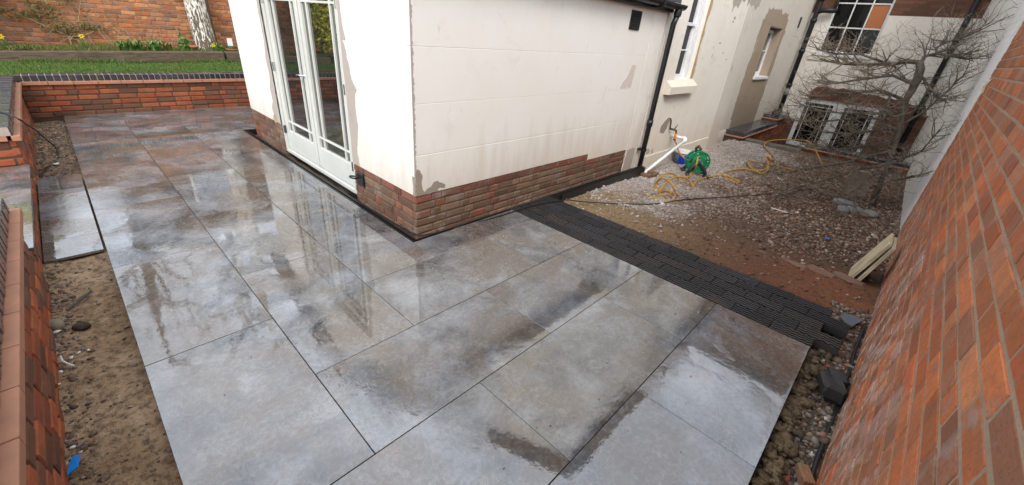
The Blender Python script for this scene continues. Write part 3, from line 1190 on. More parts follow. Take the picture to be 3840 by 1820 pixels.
# landing of three cut slabs in front of the garden steps
landing = ob('landing', MB().box(-0.42, -0.14, 3.93, 5.85, -0.10, -0.0215), M['soil'], kind='structure')
slab(-0.437, -0.131, 3.875, 4.215, landing, -0.001)
slab(-0.437, -0.131, 4.215, 5.42, landing, -0.001)
slab(-0.437, -0.131, 5.42, 5.885, landing, -0.001)

# ------------------------------------------------------------------ strip of black setts
strip = ob('sett_strip', MB().box(2.905, 3.545, -0.06, 2.62, -0.2, -0.045), M['mortar_dark'], kind='structure')
sm = []
for i in range(3):
    vs, fs = chamfer(0, 0, -0.03, 0.129, 0.253, 0.06, 0.004, 0.0015, random.Random(i))
    me = bpy.data.meshes.new('sett')
    me.from_pydata(vs, [], fs)
    me.update()
    me.materials.append(M['sett'])
    sm.append(me)
for r_, y0 in enumerate((-0.107, -0.247, -0.120, -0.262, -0.142)):
    x = 2.968 + r_ * 0.131
    y = y0
    while y < 2.66:
        l_ = 0.251 if y < 2.40 else min(0.251, 2.66 - y)
        if l_ > 0.05:
            m3 = np.array(Matrix.Rotation(rnd.uniform(-.02, .02), 3, 'Y') @ Matrix.Rotation(rnd.uniform(-.012, .012), 3, 'X')) @ np.diag([1, l_ / 0.251, 1])
            ob('sett', sm[rnd.randrange(3)], None, strip, (x, y + l_ / 2, -0.004 + rnd.uniform(-.003, .003)), m3)
        y += 0.2555

# ------------------------------------------------------------------ drain channel round the extension
drain = thing('drain_channel', (1.77, 2.70, -0.05), 'black plastic drainage channel wrapped around the foot of the rendered extension', 'drain')
mb = MB().box(1.700, 1.712, 2.632, 7.11, -0.16, -0.004).box(1.742, 1.752, 2.674, 7.11, -0.16, -0.012).box(1.712, 1.742, 2.644, 7.11, -0.16, -0.075)
ob('channel', mb, M['black_plastic'], drain)
mb = MB().box(1.700, 5.80, 2.620, 2.632, -0.16, -0.006).box(1.742, 5.80, 2.662, 2.674, -0.16, -0.014).box(1.712, 5.80, 2.632, 2.662, -0.16, -0.075)
ob('channel', mb, M['black_plastic'], drain)
ob('channel_end', MB().box(1.700, 1.86, 7.11, 7.122, -0.16, -0.004), M['black_plastic'], drain)
V, F = grid(1.752, 1.86, 2.65, 7.1, 0.014, lambda X, Y: -0.085 + 0.018 * fbm(X, Y, 2.0, 5))
V2, F2 = grid(1.752, 5.8, 2.672, 2.80, 0.014, lambda X, Y: -0.086 + 0.018 * fbm(X, Y, 2.0, 5))
ob('gutter_soil', fast_mesh('gutter_soil', np.concatenate([V, V2]), np.concatenate([F, F2 + len(V)])), M['soil_dark'], kind='structure', smooth=True)
ob('kerb_upstand', MB().box(3.75, 5.83, 2.60, 2.618, -0.2, -0.02), M['black_plastic'], drain)

# ================================================================== EXTENSION
ext = thing('extension', (1.84, 2.79, 0), 'single-storey cream rendered extension with brick plinth, glazed double doors and black gutter', 'building')
FY = face('Y', 2.79)
FX = face('X', 1.84)
ZT = 2.12
# core, sunk behind plinth and render
core = MB().box(1.90, 5.83, 2.85, 3.86, -0.3, ZT).box(1.90, 5.83, 5.90, 6.97, -0.3, ZT).box(2.35, 5.83, 3.86, 5.90, -0.3, ZT).box(1.90, 5.83, 3.86, 5.90, 2.0, ZT)
ob('wall_core', core, M['mortar_brown'], ext)
# rendered bands with struck joints between them
ZJ = [1.09, 1.50, 1.91]
jr = random.Random(3)


def render_band(fc, u0, u1, z0, z1, mat, d0=-0.058, d1=0.0):
    mb = MB()
    fc.box(mb, u0, u1, z0, z1, d0, d1, 0.0018)
    return ob('render_band', mb, mat, ext)


for a, b in ((0.6815, 1.0885), (1.0915, 1.4985), (1.5015, ZT)):
    render_band(FY, 1.840, 5.46, a, b, M['cream'])
    render_band(FX, 2.8485, 3.90, a, b, M['cream'])
    render_band(FX, 5.86, 7.03, a, b, M['cream'])
mb = MB()
FY.box(mb, 1.840, 4.47, 0.325, 0.677, -0.058, 0.0, .0035)
FY.box(mb, 4.4705, 5.46, 0.245, 0.6768, -0.058, 0.0, .0035)
ob('render_band', mb, M['cream'], ext)
render_band(FX, 2.8485, 3.90, 0.325, 0.677, M['cream'])
render_band(FX, 5.86, 7.03, 0.325, 0.677, M['cream'])
render_band(FX, 3.90, 5.86, 2.02, ZT, M['cream'])
render_band(FY, 5.462, 5.80, -0.14, ZT, M['cream'], d1=0.003)
ob('joint_backing', FY.box(MB(), 1.85, 5.46, 0.33, ZT, -0.06, -0.0022), M['cream'], ext)
ob('joint_backing', FX.box(MB(), 2.851, 3.90, 0.33, ZT, -0.06, -0.0022), M['cream'], ext)
ob('joint_backing', FX.box(MB(), 5.86, 7.02, .33, ZT, -0.06, -.0022), M['cream'], ext)
# cracked corner bead
g = random.Random(8)
for k in range(18):
    z = 0.45 + k * 0.093
    mb = MB()
    n_ = 7
    poly = [FY.p(1.838 + g.uniform(0.008, 0.024), z + 0.093 * i / (n_ - 1), 0.002) for i in range(n_)] + [FY.p(1.836, z + 0.093 * (1 - i / (n_ - 1)), 0.002) for i in range(n_)]
    mb.prism(poly, (0, .006, 0))
    ob('cracked_bead', mb, M['cement'], ext)
# plinth
plinth_mats = M['plinth_brick']
pl_b = ob('plinth', FX.box(FY.box(MB(), 1.855, 5.46, -0.25, 0.322, -0.06, -0.012), 2.852, 3.90, -0.25, 0.322, -0.06, -0.012), M['mortar_brown'], ext)
pl_c = ob('plinth', FX.box(MB(), 5.86, 7.02, -0.25, 0.322, -0.06, -0.012), M['mortar_brown'], ext)
lay_bricks(FY, 1.842, 4.47, -0.125, 0.323, pl_b, plinth_mats, pitch=0.0747, bond='flemish', proud=-0.002, seed=11, row_mats=(1, M['plinth_red']), bevel=.007, jit=.003)
lay_bricks(FY, 4.47, 5.46, -0.125, 0.245, pl_b, plinth_mats, pitch=0.0747, bond='flemish', proud=-0.002, seed=12, bevel=.007, jit=.003)
lay_bricks(FX, 2.853, 3.905, -0.125, 0.323, pl_b, plinth_mats, pitch=0.0747, bond='flemish', proud=-0.002, seed=13, row_mats=(1, M['plinth_red']), bevel=.007, jit=.003)
lay_bricks(FX, 5.855, 7.02, -0.125, 0.323, pl_c, plinth_mats, pitch=0.0747, bond='flemish', proud=-0.002, seed=14, bevel=.007, jit=.003)
# patches, filler and peeled areas
patch('bare_patch', FY, [(1.842, .327), (2.075, .327), (2.07, .35), (2.12, .352), (2.15, .345), (2.155, .375), (2.12, .40), (2.07, .425), (2.03, .42), (2.0, .385), (1.955, .375), (1.935, .35), (1.915, .37), (1.90, .44), (1.91, .51), (1.89, .55), (1.86, .57), (1.842, .53)], M['cement_dark'], ext)
patch('bare_patch', FX, rag(2.7905, 2.83, .327, .5, .008, .03, 4, 'r'), M['cement_dark'], ext)
patch('filler_patch', FY, [(4.93, 1.115), (5.21, 1.12), (5.22, 1.22), (5.235, 1.385), (5.13, 1.39), (5.085, 1.3), (5.03, 1.23), (4.95, 1.18)], M['pinkish'], ext)
patch('filler_patch', FX, [(3.90, .33), (3.90, 1.9), (3.86, 1.9), (3.84, 1.6), (3.80, 1.47), (3.87, 1.46), (3.83, 1.42), (3.76, 1.15), (3.68, 1.07), (3.72, 1.03), (3.74, .9), (3.72, .75), (3.76, .6), (3.79, .45), (3.76, .33)], M['cement'], ext)
patch('filler_patch', FX, [(5.86, .33), (5.86, 1.95), (5.91, 1.95), (5.93, 1.6), (5.92, 1.3), (5.97, 1.1), (5.95, .9), (6.02, .75), (6.0, .6), (6.08, .5), (6.05, .42), (5.98, .33)], M['cement'], ext)
patch('filler_patch', FY, rag(1.85, 4.0, .45, .66, .02, .12, 9), M['old_cream'], ext, -.003, .0012) if False else None
patch('peeled_patch', FY, rag(5.48, 5.72, -.12, .235, .03, .05, 6), M['cement'], ext, 0.0, .006)
patch('peeled_patch', FX, blob(6.05, .36, .06, .05, 4), M['ochre_edge'], ext)
# French doors
DY0, DY1, DZ0, DZ1 = 3.905, 5.855, -0.03, 2.02
FD = face('X', 1.90)
drs = thing('placeholder', (0, 0, 0), None, None)
bpy.data.objects.remove(drs)
dfr = ob('door_frame', FD.box(FD.box(FD.box(MB(), DY0, DY0 + .055, DZ0, DZ1, -.08, .045, .004), DY1 - .055, DY1, DZ0, DZ1, -.08, .045, .004), DY0 + .055, DY1 - .055, DZ1 - .06, DZ1, -.08, .043, .004), M['door'], ext)
ob('threshold', FD.box(MB(), DY0 + .055, DY1 - .055, DZ0, .012, -.08, .05, .004), M['door'], dfr)
ob('threshold_gap', FD.box(MB(), DY0 + .05, DY1 - .05, -.055, DZ0 - .001, -.08, .03), M['black_plastic'], dfr)


def door_leaf(u0, u1, hinge_at, lever):
    d0, d1 = -.03, .022
    st, zb, zt = .085, .27, 1.86
    mb = MB()
    FD.box(mb, u0, u0 + st, .022, 1.955, d0, d1, .004)
    FD.box(mb, u1 - st, u1, .022, 1.955, d0, d1, .004)
    FD.box(mb, u0 + st, u1 - st, .022, zb, d0, d1 - .002, .004)
    FD.box(mb, u0 + st, u1 - st, zt, 1.955, d0, d1 - .002, .004)
    lf = ob('door_leaf', mb, M['door'], ext)
    a, b = u0 + st, u1 - st
    us = [a, a + .115, b - .115, b]
    zs = [zb, zb + .115, zt - .115, zt]
    bw = .02
    for c in us[1:-1]:
        ob('glazing_bar', FD.box(MB(), c - bw / 2, c + bw / 2, zb, zt, -.02, .014, .003), M['door'], lf)
    for r_ in zs[1:-1]:
        for i in range(3):
            ob('glazing_bar', FD.box(MB(), us[i] + (bw / 2 if i else 0), us[i + 1] - (bw / 2 if i < 2 else 0), r_ - bw / 2, r_ + bw / 2, -.019, .0125, .003), M['door'], lf)
    for i in range(3):
        for j in range(3):
            A, B = us[i] + (bw / 2 if i else 0), us[i + 1] - (bw / 2 if i < 2 else 0)
            C, D = zs[j] + (bw / 2 if j else 0), zs[j + 1] - (bw / 2 if j < 2 else 0)
            t = rnd.uniform(-.0006, .0006)
            q = [FD.p(A, C, -.005 + t), FD.p(B, C, -.005 - t), FD.p(B, D, -.005 + t * .5), FD.p(A, D, -.005)]
            ob('pane', MB().prism(q, (.004, 0, 0)), M['glass'], lf)
    for z in (.27, 1.03, 1.75):
        ob('hinge', FD.box(MB(), hinge_at - .012, hinge_at + .012, z - .05, z + .05, d1 - .004, d1 + .03, .003), M['grey_plastic'] if z < 1 else M['chrome'], lf)
    if lever:
        h = ob('door_handle', MB().lathe([(0, 0), (.026, 0), (.026, .01), (.012, .014), (.010, .05), (0, .05)], 14, FD.p(u0 + .045, 1.03, d1), [[0, 0, -1], [0, 1, 0], [1, 0, 0]]), M['chrome'], lf, smooth=True)
        ob('lever', MB().tube([FD.p(u0 + .045, 1.03, d1 + .045), FD.p(u0 + .09, 1.033, d1 + .047), FD.p(u0 + .17, 1.026, d1 + .043)], [.010, .009, .008], 8), M['chrome'], h, smooth=True)
        ob('keyhole', FD.box(MB(), u0 + .04, u0 + .05, .93, .96, d1 - .001, d1 + .002), M['black_iron'], lf)
    return lf


door_leaf(DY0 + .058, 4.878, DY0 + .05, False)
door_leaf(4.882, DY1 - .058, DY1 - .05, True)
ob('meeting_bead', FD.box(MB(), 4.855, 4.905, .03, 1.95, .0225, .034, .004), M['door'], ext)

# black outside socket with a hook ring beside the doors
soc = ob('wall_ring_plate', FX.box(MB(), 3.69, 3.82, .135, .265, .0, .022, .005), M['black_plastic'], ext)
ob('ring', MB().tube([FX.p(3.80 + .045 * math.cos(a), .215 + .006 * math.sin(a), .06 + .035 * math.sin(a)) for a in np.linspace(0, 6.283, 17)], .009, 6, False), M['black_plastic'], soc, smooth=True)
# louvred vent
vt = ob('wall_vent', FY.box(MB(), 4.865, 5.105, 1.78, 1.985, .0, .012, .003), M['black_plastic'], ext)
for k in range(8):
    z = 1.795 + k * .023
    ob('louvre', MB().prism([FY.p(4.88, z, .013), FY.p(4.88, z + .016, .013), FY.p(4.88, z, .024)], (.21, 0, 0)), M['black_plastic'], vt)
# fascia, gutter, roof
ob('fascia', MB().box(1.70, 5.86, 2.74, 2.7885, 2.03, 2.15, .003), M['black_plastic'], ext)
gut = MB()
n_ = 9
prof = [(2.735 - .115 * (1 - math.cos(a)) / 2, 2.125 - .062 * math.sin(a)) for a in np.linspace(0, math.pi, n_)]
inner = [(2.735 - .006 - .103 * (1 - math.cos(a)) / 2, 2.127 - .055 * math.sin(a)) for a in np.linspace(0, math.pi, n_)][::-1]
gut.prism([(1.68, y, z) for y, z in prof + inner], (4.30, 0, 0))
gt = ob('gutter', gut, M['black_plastic'], ext)
for x in (2.3, 3.3, 4.3, 5.3):
    ob('gutter_bracket', MB().box(x - .012, x + .012, 2.61, 2.745, 2.05, 2.131), M['black_plastic'], gt)
ob('gutter_outlet', MB().lathe([(.045, 0), (.05, .05), (.045, .08)], 12, (5.845, 2.675, 1.99)), M['black_plastic'], gt, smooth=True)
roof = MB().prism([(1.66, 2.66, 2.135), (5.84, 2.66, 2.135), (5.84, 4.9, 3.25), (1.66, 4.9, 3.25)], (0, 0, .04))
roof.prism([(1.66, 7.16, 2.135), (5.84, 7.16, 2.135), (5.84, 4.9, 3.25), (1.66, 4.9, 3.25)][::-1], (0, 0, .04))
ob('roof', roof, M['slate_roof'], ext)
ob('gable', MB().prism([(1.845, 2.80, 2.12), (1.845, 7.02, 2.12), (1.845, 4.9, 3.22)], (.05, 0, 0)), M['cream'], ext)
# downpipe
dp = ob('downpipe', MB().tube([(5.845, 2.675, 2.0), (5.845, 2.70, 1.9), (5.848, 2.705, .9), (5.85, 2.705, -.18)], .036, 12), M['black_plastic'], ext, smooth=True)
ob('pipe_collar', MB().lathe([(.036, .57), (.045, .57), (.045, .66), (.036, .66)], 14, (5.849, 2.705, 0)), M['black_plastic'], dp, smooth=True)
ob('pipe_clip', MB().lathe([(.036, .2), (.047, .2), (.047, .235), (.036, .235)], 14, (5.85, 2.705, 0)).box(5.80, 5.90, 2.73, 2.79, .205, .23), M['black_plastic'], dp)

# ================================================================== MAIN HOUSE
house = thing('house', (9.5, 2.85, 0), 'tall weathered cream house with sash window, buttress and stone-edged blind window behind the extension', 'house')
HZ = 7.4
WX0, WX1, WZ0, WZ1 = 6.50, 7.10, 1.185, 3.1
YW = 2.79
FH = face('Y', YW)
mb = MB()
for (a, b, c, d) in ((5.86, WX0, -.5, HZ), (WX1, 8.86, -.5, HZ), (WX0, WX1, -.5, WZ0), (WX0, WX1, WZ1, HZ)):
    FH.box(mb, a, b, c, d, -.35, 0)
ob('wall', mb, M['cream2'], house)
ob('side_wall', MB().prism([(5.86, 3.14, -.3), (5.86, 12, -.3), (5.86, 12, 7.4), (5.86, 8, 10.3), (5.86, 3.14, 7.4)], (.3, 0, 0)), M['cream2'], house)
ob('buttress', FH.box(MB(), 8.862, 9.46, -.5, HZ, -.40, .004, .004), M['cream_grey'], house)
FRW = face('Y', 3.0)
OX0, OX1, OZ0, OZ1 = 11.42, 12.5, 1.10, 2.21
mb = MB()
for (a, b, c, d) in ((9.46, OX0, -.6, HZ), (OX1, 15.0, -1.2, HZ), (OX0, OX1, -1.2, OZ0), (OX0, OX1, OZ1, HZ)):
    FRW.box(mb, a, b, c, d, -.5, 0)
ob('recessed_wall', mb, M['cream_grey'], house)
# projecting base course
ob('base_course', FH.box(MB(), 5.88, 8.86, -.5, .055, .0, .022, .006), M['cream2'], house)
ob('base_course', FRW.box(MB(), 9.47, 10.9, -.6, -.02, .0, .022, .006), M['cream2'], house)
# stone exposed round the blind window
sp = rag(10.8, 12.72, -.25, 2.50, .035, .12, 15, 'lrt')
out = MB()
FS = FRW
for (a, b, c, d) in ((10.82, OX0, -.25, 2.40), (OX1, 12.72, -.25, 2.43), (OX0, OX1, -.25, OZ0), (OX0, OX1, OZ1, 2.45)):
    FS.box(out, a, b, c, d, .0, .004)
srr = ob('stone_surround', out, M['stone'], house)
for k, (a, b, c, d) in enumerate(((10.70, 10.83, .2, 2.3), (12.70, 12.80, .0, 2.2), (10.86, 12.6, 2.40, 2.53))):
    patch('ragged_edge', FRW, rag(a, b, c, d, .035, .06, 60 + k), M['stone'], house, -.003, .003)
for z in (0.55, 1.62, 2.235):
    ob('stone_joint', FRW.box(FRW.box(MB(), 10.84, OX0 - .01, z, z + .012, .0, .0055), OX1 + .01, 12.7, z, z + .012, .0, .0055), M['cement_dark'], srr)
ob('blind_back', FRW.box(MB(), OX0 - .02, OX1 + .02, OZ0 - .02, OZ1 + .02, -.42, -.33), M['stone'], house)
ob('reveal', FRW.box(MB(), OX1 - .001, OX1 + .06, OZ0, OZ1, -.33, -.001), M['stone'], house)
ob('window_sill', FRW.box(MB(), OX0 - .04, OX1 + .04, OZ0 - .02, OZ0 + .045, -.30, .05, .006), M['white_pvc'], house)
blind = window_parts(house, FRW, OX0 + .02, OX1 - .005, OZ0 + .046, OZ1 - .05, -.17, (.5,), (.55,), M['white_pvc'], M['glass'], .07, .025)
tag(blind, 'narrow white window set deep in the bare stone reveal')
ob('small_vent', FRW.box(MB(), 13.83, 13.95, 2.32, 2.56, .0, .02, .004), M['black_iron'], house)
# peeled and filled areas
patch('bare_patch', FH, [(8.0, 3.6), (8.86, 3.6), (8.86, 2.42), (8.78, 2.36), (8.72, 2.52), (8.64, 2.44), (8.55, 2.40), (8.45, 2.44), (8.36, 2.30), (8.27, 2.33), (8.18, 2.31), (8.12, 2.22), (8.10, 2.32), (8.04, 2.35)], M['cement'], house)
patch('bare_patch', face('Y', 2.786), rag(8.87, 9.44, 2.42, 3.6, .05, .07, 33, 'b'), M['cement'], house)
patch('filler_edge', FH, rag(7.11, 7.19, 1.2, 3.2, .018, .05, 34, 'r'), M['ochre_edge'], house)
patch('bare_patch', FH, [(6.46, .40), (6.62, .36), (6.70, .45), (6.73, .60), (6.66, .62), (6.54, .55), (6.47, .50)], M['cement_dark'], house)
for k, (u, z, a, b) in enumerate(((8.0, 1.75, .05, .012), (8.3, 1.6, .03, .01), (8.35, 2.15, .05, .02), (8.33, 2.09, .05, .015), (7.75, 1.68, .01, .03), (7.8, 1.55, .012, .03), (8.55, 1.5, .04, .012), (6.2, .12, .06, .05), (6.35, .1, .04, .04), (6.05, .02, .05, .07), (9.0, 1.35, .02, .05))):
    patch('chipped_spot', FH, blob(u, z, a, b, 70 + k, 10, .4), M['cement'], house, -.003, .0055 if u > 8.86 else .0025)
# sash window
FWn = face('Y', YW + .11)
sw = ob('sash_window', FWn.box(FWn.box(FWn.box(MB(), WX0, WX0 + .05, WZ0, WZ1, -.06, .02, .004), WX1 - .11, WX1, WZ0, WZ1, -.06, .06, .004), WX0 + .05, WX1 - .11, WZ0, WZ0 + .07, -.06, .02, .004), M['white_pvc'], house)
ob('meeting_rail', FWn.box(MB(), WX0 + .05, WX1 - .11, 1.93, 1.975, -.03, .035, .004), M['white_pvc'], sw)
for z in (1.60, 2.37):
    ob('glazing_bar', FWn.box(MB(), WX0 + .05, WX1 - .11, z - .01, z + .01, -.03, .01, .003), M['white_pvc'], sw)
ob('sash_stile', FWn.box(MB(), WX1 - .15, WX1 - .112, WZ0 + .07, WZ1, -.04, .012, .003), M['white_pvc'], sw)
for a, b in ((WZ0 + .07, 1.59), (1.61, 1.93), (1.975, 2.36), (2.38, WZ1)):
    ob('pane', FWn.box(MB(), WX0 + .05, WX1 - .15, a, b, -.018, -.014), M['glass_old'], sw)
ob('sill', MB().prism([(6.25, 2.79, 1.185), (6.25, 2.69, 1.10), (6.25, 2.69, .995), (6.25, 2.79, .985)], (1.0, 0, 0)), M['old_cream'], house)
# roof and eaves
ob('roof', MB().prism([(5.6, 2.45, 7.35), (15.0, 2.45, 7.35), (15.0, 8, 10.45), (5.6, 8, 10.45)], (0, 0, .12)).prism([(5.6, 8, 10.45), (15.0, 8, 10.45), (15.0, 12.4, 7.9), (5.6, 12.4, 7.9)], (0, 0, .12)), M['slate_roof'], house)
ob('soffit', MB().box(5.62, 15.0, 2.47, 2.80, 7.28, 7.34), M['black_iron'], house)

# ------------------------------------------------------------------ rear wing facing the yard
wing = thing('rear_wing', (14.9, 1.3, -1), 'rear wing of painted and bare brick with tall window and low casement behind bare tree', 'building')
WGX = 14.9
FWg = face('X', WGX)
SY0, SY1, SZ0, SZ1 = 1.32, 2.53, 1.80, 3.62
CY0, CY1, CZ0, CZ1 = .60, 2.42, -.74, .60
mb = MB()
for (a, b, c, d) in ((-.6, SY0, 1.5, 2.745), (SY1, 3.0, 1.5, 2.745), (SY0, SY1, 1.5, SZ0), (-.6, 3.0, CZ1 + .0, 1.5)):
    FWg.box(mb, a, b, c, d, -.4, 0)
FWg.box(mb, CY1, 3.0, .0, CZ1, -.4, 0)
ob('painted_wall', mb, M['paint_brick'], wing)
mb = MB()
for (a, b, c, d) in ((-.6, SY0, 2.745, 9.0), (SY1, 3.0, 2.745, 9.0), (SY0, SY1, SZ1, 9.0), (-.6, CY0, -1.2, CZ1), (CY1, 3.0, -1.2, .0), (CY0, CY1, -1.2, CZ0)):
    FWg.box(mb, a, b, c, d, -.4, -.004)
ob('brick_wall_face', mb, M['brown_brick'], wing)
patch('bare_brick_patch', FWg, [(2.30, .605), (2.33, .80), (2.2, .93), (2.0, .97), (1.75, .94), (1.6, .98), (1.3, .95), (1.1, .90), (.9, .92), (.6, .86), (.3, .88), (.05, .80), (-.2, .82), (-.3, .605)], M['brown_brick'], wing)
M['orange_glass'] = make_glass('orange_brown_pane', (0.36, 0.115, 0.03), 1.3)  # glass with an orange-brown base colour of its own
win = window_parts(wing, FWg, SY0, SY1, SZ0, SZ1, -.05, (1 / 3, 2 / 3), (.345, .655), M['old_white'], M['glass_old'], .05, .03, name='window_frame')
tag(win, 'tall dark window with peeling white glazing bars')
for o_ in list(win.children):
    if o_.name.startswith('pane'):
        xs_ = [v.co for v in o_.data.vertices]
        cy_, cz_ = sum(v.y for v in xs_) / len(xs_), sum(v.z for v in xs_) / len(xs_)
        if cy_ < 1.7 and 2.4 < cz_ < 3.0:
            o_.data.materials[0] = M['orange_glass']
ob('window_sill', FWg.box(MB(), SY0 - .08, SY1 + .09, SZ0 - .075, SZ0 - .002, -.05, .07, .006), M['old_white'], win)
ob('stone_sill', FWg.box(MB(), SY0 - .12, SY1 + .16, SZ0 - .20, SZ0 - .078, -.02, .03, .006), M['old_cream'], wing)
for a, b in ((CY0, (CY0 + CY1) / 2 - .03), ((CY0 + CY1) / 2 + .03, CY1)):
    cs = window_parts(wing, FWg, a, b, CZ0, CZ1, -.03, (.14, .86), (.86,), M['old_white'], M['glass_old'], .10, .018, name='casement_frame')
ob('casement_mullion', FWg.box(MB(), (CY0 + CY1) / 2 - .03, (CY0 + CY1) / 2 + .03, CZ0, CZ1, -.08, -.02), M['old_white'], wing)
ob('wing_cornice', MB().box(14.6, 15.3, -.6, 3.0, 8.9, 9.1), M['slate_roof'], wing)
# soil stack in the inner corner
sk = thing('soil_stack', (14.72, 2.86, 0.1), 'black soil pipe with branch in the inner corner of the house', 'pipe')
ob('pipe', MB().tube([(14.72, 2.86, .12), (14.72, 2.86, 5.5)], .062, 12), M['black_iron'], sk, smooth=True)
for z in (.85, 1.75, 2.5, 3.0):
    ob('collar', MB().lathe([(.062, 0), (.078, 0), (.078, .09), (.062, .09)], 12, (14.72, 2.86, z)), M['black_iron'], sk, smooth=True)
ob('branch', MB().tube([(14.72, 2.86, 2.75), (14.72, 2.70, 2.80), (14.75, 2.42, 2.80)], .06, 10).tube([(14.75, 2.50, 2.80), (14.76, 2.48, 3.0), (14.76, 2.44, 3.4)], .04, 8), M['black_iron'], sk, smooth=True)
ob('grey_band', MB().lathe([(.063, .62), (.068, .62), (.068, .80), (.063, .80)], 12, (14.72, 2.86, 0)), M['grey_stone'], sk, smooth=True)
ob('foot_bend', MB().tube([(14.72, 2.86, .2), (14.55, 2.82, .15), (14.1, 2.78, .13), (13.9, 2.78, .17)], [.07, .08, .085, .09], 10), M['black_iron'], sk, smooth=True)
rp = thing('rain_pipe', (14.8, -.14, 0), 'black rainwater pipe on the wing wall next to the white wall', 'pipe')
ob('pipe', MB().tube([(14.82, -.10, -.6), (14.82, -.13, 6)], .055, 10), M['black_iron'], rp, smooth=True)
for z in (.6, 2.1, 3.6):
    ob('collar', MB().lathe([(.055, 0), (.07, 0), (.07, .09), (.055, .09)], 12, (14.82, -.12, z)), M['black_iron'], rp, smooth=True)

# ================================================================== BOUNDARY WALLS ON THE RIGHT
ang = math.atan2(-0.11, 4.8)
ru = np.array([math.cos(ang), math.sin(ang), 0])
rn = np.array([-math.sin(ang), math.cos(ang), 0])
FR = Face((1.9, -0.335, 0), ru, rn)
rw = thing('brick_wall', (4.0, -0.45, -0.2), 'old orange-red brick boundary wall with flaking white bloom along the right side', 'wall')
mb = MB()
FR.box(mb, -3.2, 4.70, -0.6, 3.0, -.33, -.001)
ob('mortar', mb, M['mortar_pale'], rw)
lay_bricks(FR, -1.6, 4.705, -0.30, 2.75, rw, M['old_brick'], pitch=0.0775, L=0.222, joint=0.013, D=0.05, proud=0.0018, bevel=0.0018, jit=0.0008, bond='english', limit=300, seed=31, wob=0.002)
lay = None
# timber splinter stuck in a joint
ob('splinter', MB().tube([FR.p(4.2, 1.62, .01), FR.p(4.16, 1.56, .03), FR.p(4.1, 1.50, .02)], [.012, .012, .006], 5), M['plank'], rw)
wu = np.array([14.9 - 6.61, -.335 + .452, 0])
wu /= np.linalg.norm(wu)
FWh = Face((6.607, -.452, 0), wu, np.array([-wu[1], wu[0], 0]))
ob('white_wall', FWh.box(MB(), 0, 8.32, -1.2, 5.2, -.3, 0), M['white_brick'], label='white painted brick wall between the red wall and the rear wing', cat='wall')

# ------------------------------------------------------------------ sunken area in front of the casement
lw = thing('planter_wall', (12.5, 2.7, -.3), 'low dark brick wall with black coping below the blind window', 'wall')
FL = face('Y', 2.60)
ob('wall_core', MB().box(10.55, 14.88, 2.608, 2.99, -1.2, -.13), M['mortar_dark'], lw)
lay_bricks(FL, 10.6, 14.85, -1.0, -.14, lw, M['blend_brick'], seed=41, D=.05, proud=0.0, limit=120)
ob('wall_step', MB().box(13.55, 14.88, 2.62, 2.99, -.129, .03), M['brown_brick'], lw)
for k in range(13):
    ob('creasing_tile', MB().box(10.52 + k * .235, 10.75 + k * .235, 2.55, 2.985, -.128, -.100, .003), M['pink_tile'], lw)
for k in range(6):
    ob('creasing_tile', MB().box(13.54 + k * .222, 13.757 + k * .222, 2.57, 2.985, .031, .058, .003), M['pink_tile'], lw)
for k in range(6):
    ob('coping_slab', MB().box(10.58 + k * .5, 11.075 + k * .5, 2.575, 2.99, -.099, .0, .006), M['coping'], lw)
for k in range(3):
    ob('coping_slab', MB().box(13.6 + k * .425, 14.02 + k * .425, 2.60, 2.99, .059, .15, .006), M['coping'], lw)
rt = thing('retaining_wall', (11.4, .6, -.4), 'low retaining wall with clay creasing tiles under the low casement', 'wall')
FR2 = face('X', 11.22)
ob('wall_core', MB().box(11.228, 11.6, -.40, 1.44, -1.2, -.17), M['mortar_dark'], rt)
lay_bricks(FR2, -.4, 1.44, -.55, -.17, rt, M['blend_brick'], seed=42, D=.05, proud=0.0, limit=60)
for k in range(8):
    ob('creasing_tile', MB().box(11.17, 11.62, -.40 + k * .23, -.174 + k * .23, -.169, -.142, .003), M['pink_tile'], rt)
for k in range(24):
    ob('coping_brick', MB().box(11.23, 11.58, -.40 + k * .0765, -.328 + k * .0765, -.141, -.07, .005), M['coping'], rt)
ob('timber_sleeper', MB().box(10.72, 10.95, 1.44, 2.56, -.34, -.145, .008), M['sleeper_y'], label='damp grey timber sleeper edging the gravel in front of the casement', cat='sleeper')

# ================================================================== RAISED GARDEN ON THE LEFT
FB = face('Y', 9.03)
FLf = face('X+', -0.44)


def coping_run(parent, axis, a, b, inner, outer, z=0.47):
    """pink creasing tiles under a row of black bricks laid across the wall"""
    sgn = 1 if outer > inner else -1
    L = b - a
    n = max(1, round(L / .265))
    for k in range(n):
        u0, u1 = a + L * k / n + .003, a + L * (k + 1) / n - .003
        lo, hi = sorted((inner + sgn * .045, outer))
        dz = rnd.uniform(-.0015, .0015)
        q = (lo, hi, u0, u1) if axis == 'Y' else (u0, u1, lo, hi)
        ob('creasing_tile', MB().box(*q, .423 + dz, .467 + dz, .0018), M['pink_tile'], parent)
    n = round(L / .0765)
    q = (min(inner - sgn * .002, outer - 0), 0)
    lo, hi = sorted((inner, outer))
    core = (lo + .012, hi - .012, a + .005, b - .005)
    core = core if axis == 'Y' else (core[2], core[3], core[0], core[1])
    ob('coping_mortar', MB().box(*core, .4675, .543), M['mortar_pink'], parent)
    for k in range(n):
        u0, u1 = a + L * k / n + .0055, a + L * (k + 1) / n - .0055
        d = rnd.uniform(-.002, .002)
        q = (lo + d, hi + d, u0, u1) if axis == 'Y' else (u0, u1, lo + d, hi + d)
        ob('coping_brick', MB().box(*q, .4685, .553 + rnd.uniform(-.0015, .0015), .006), M['coping'], parent)


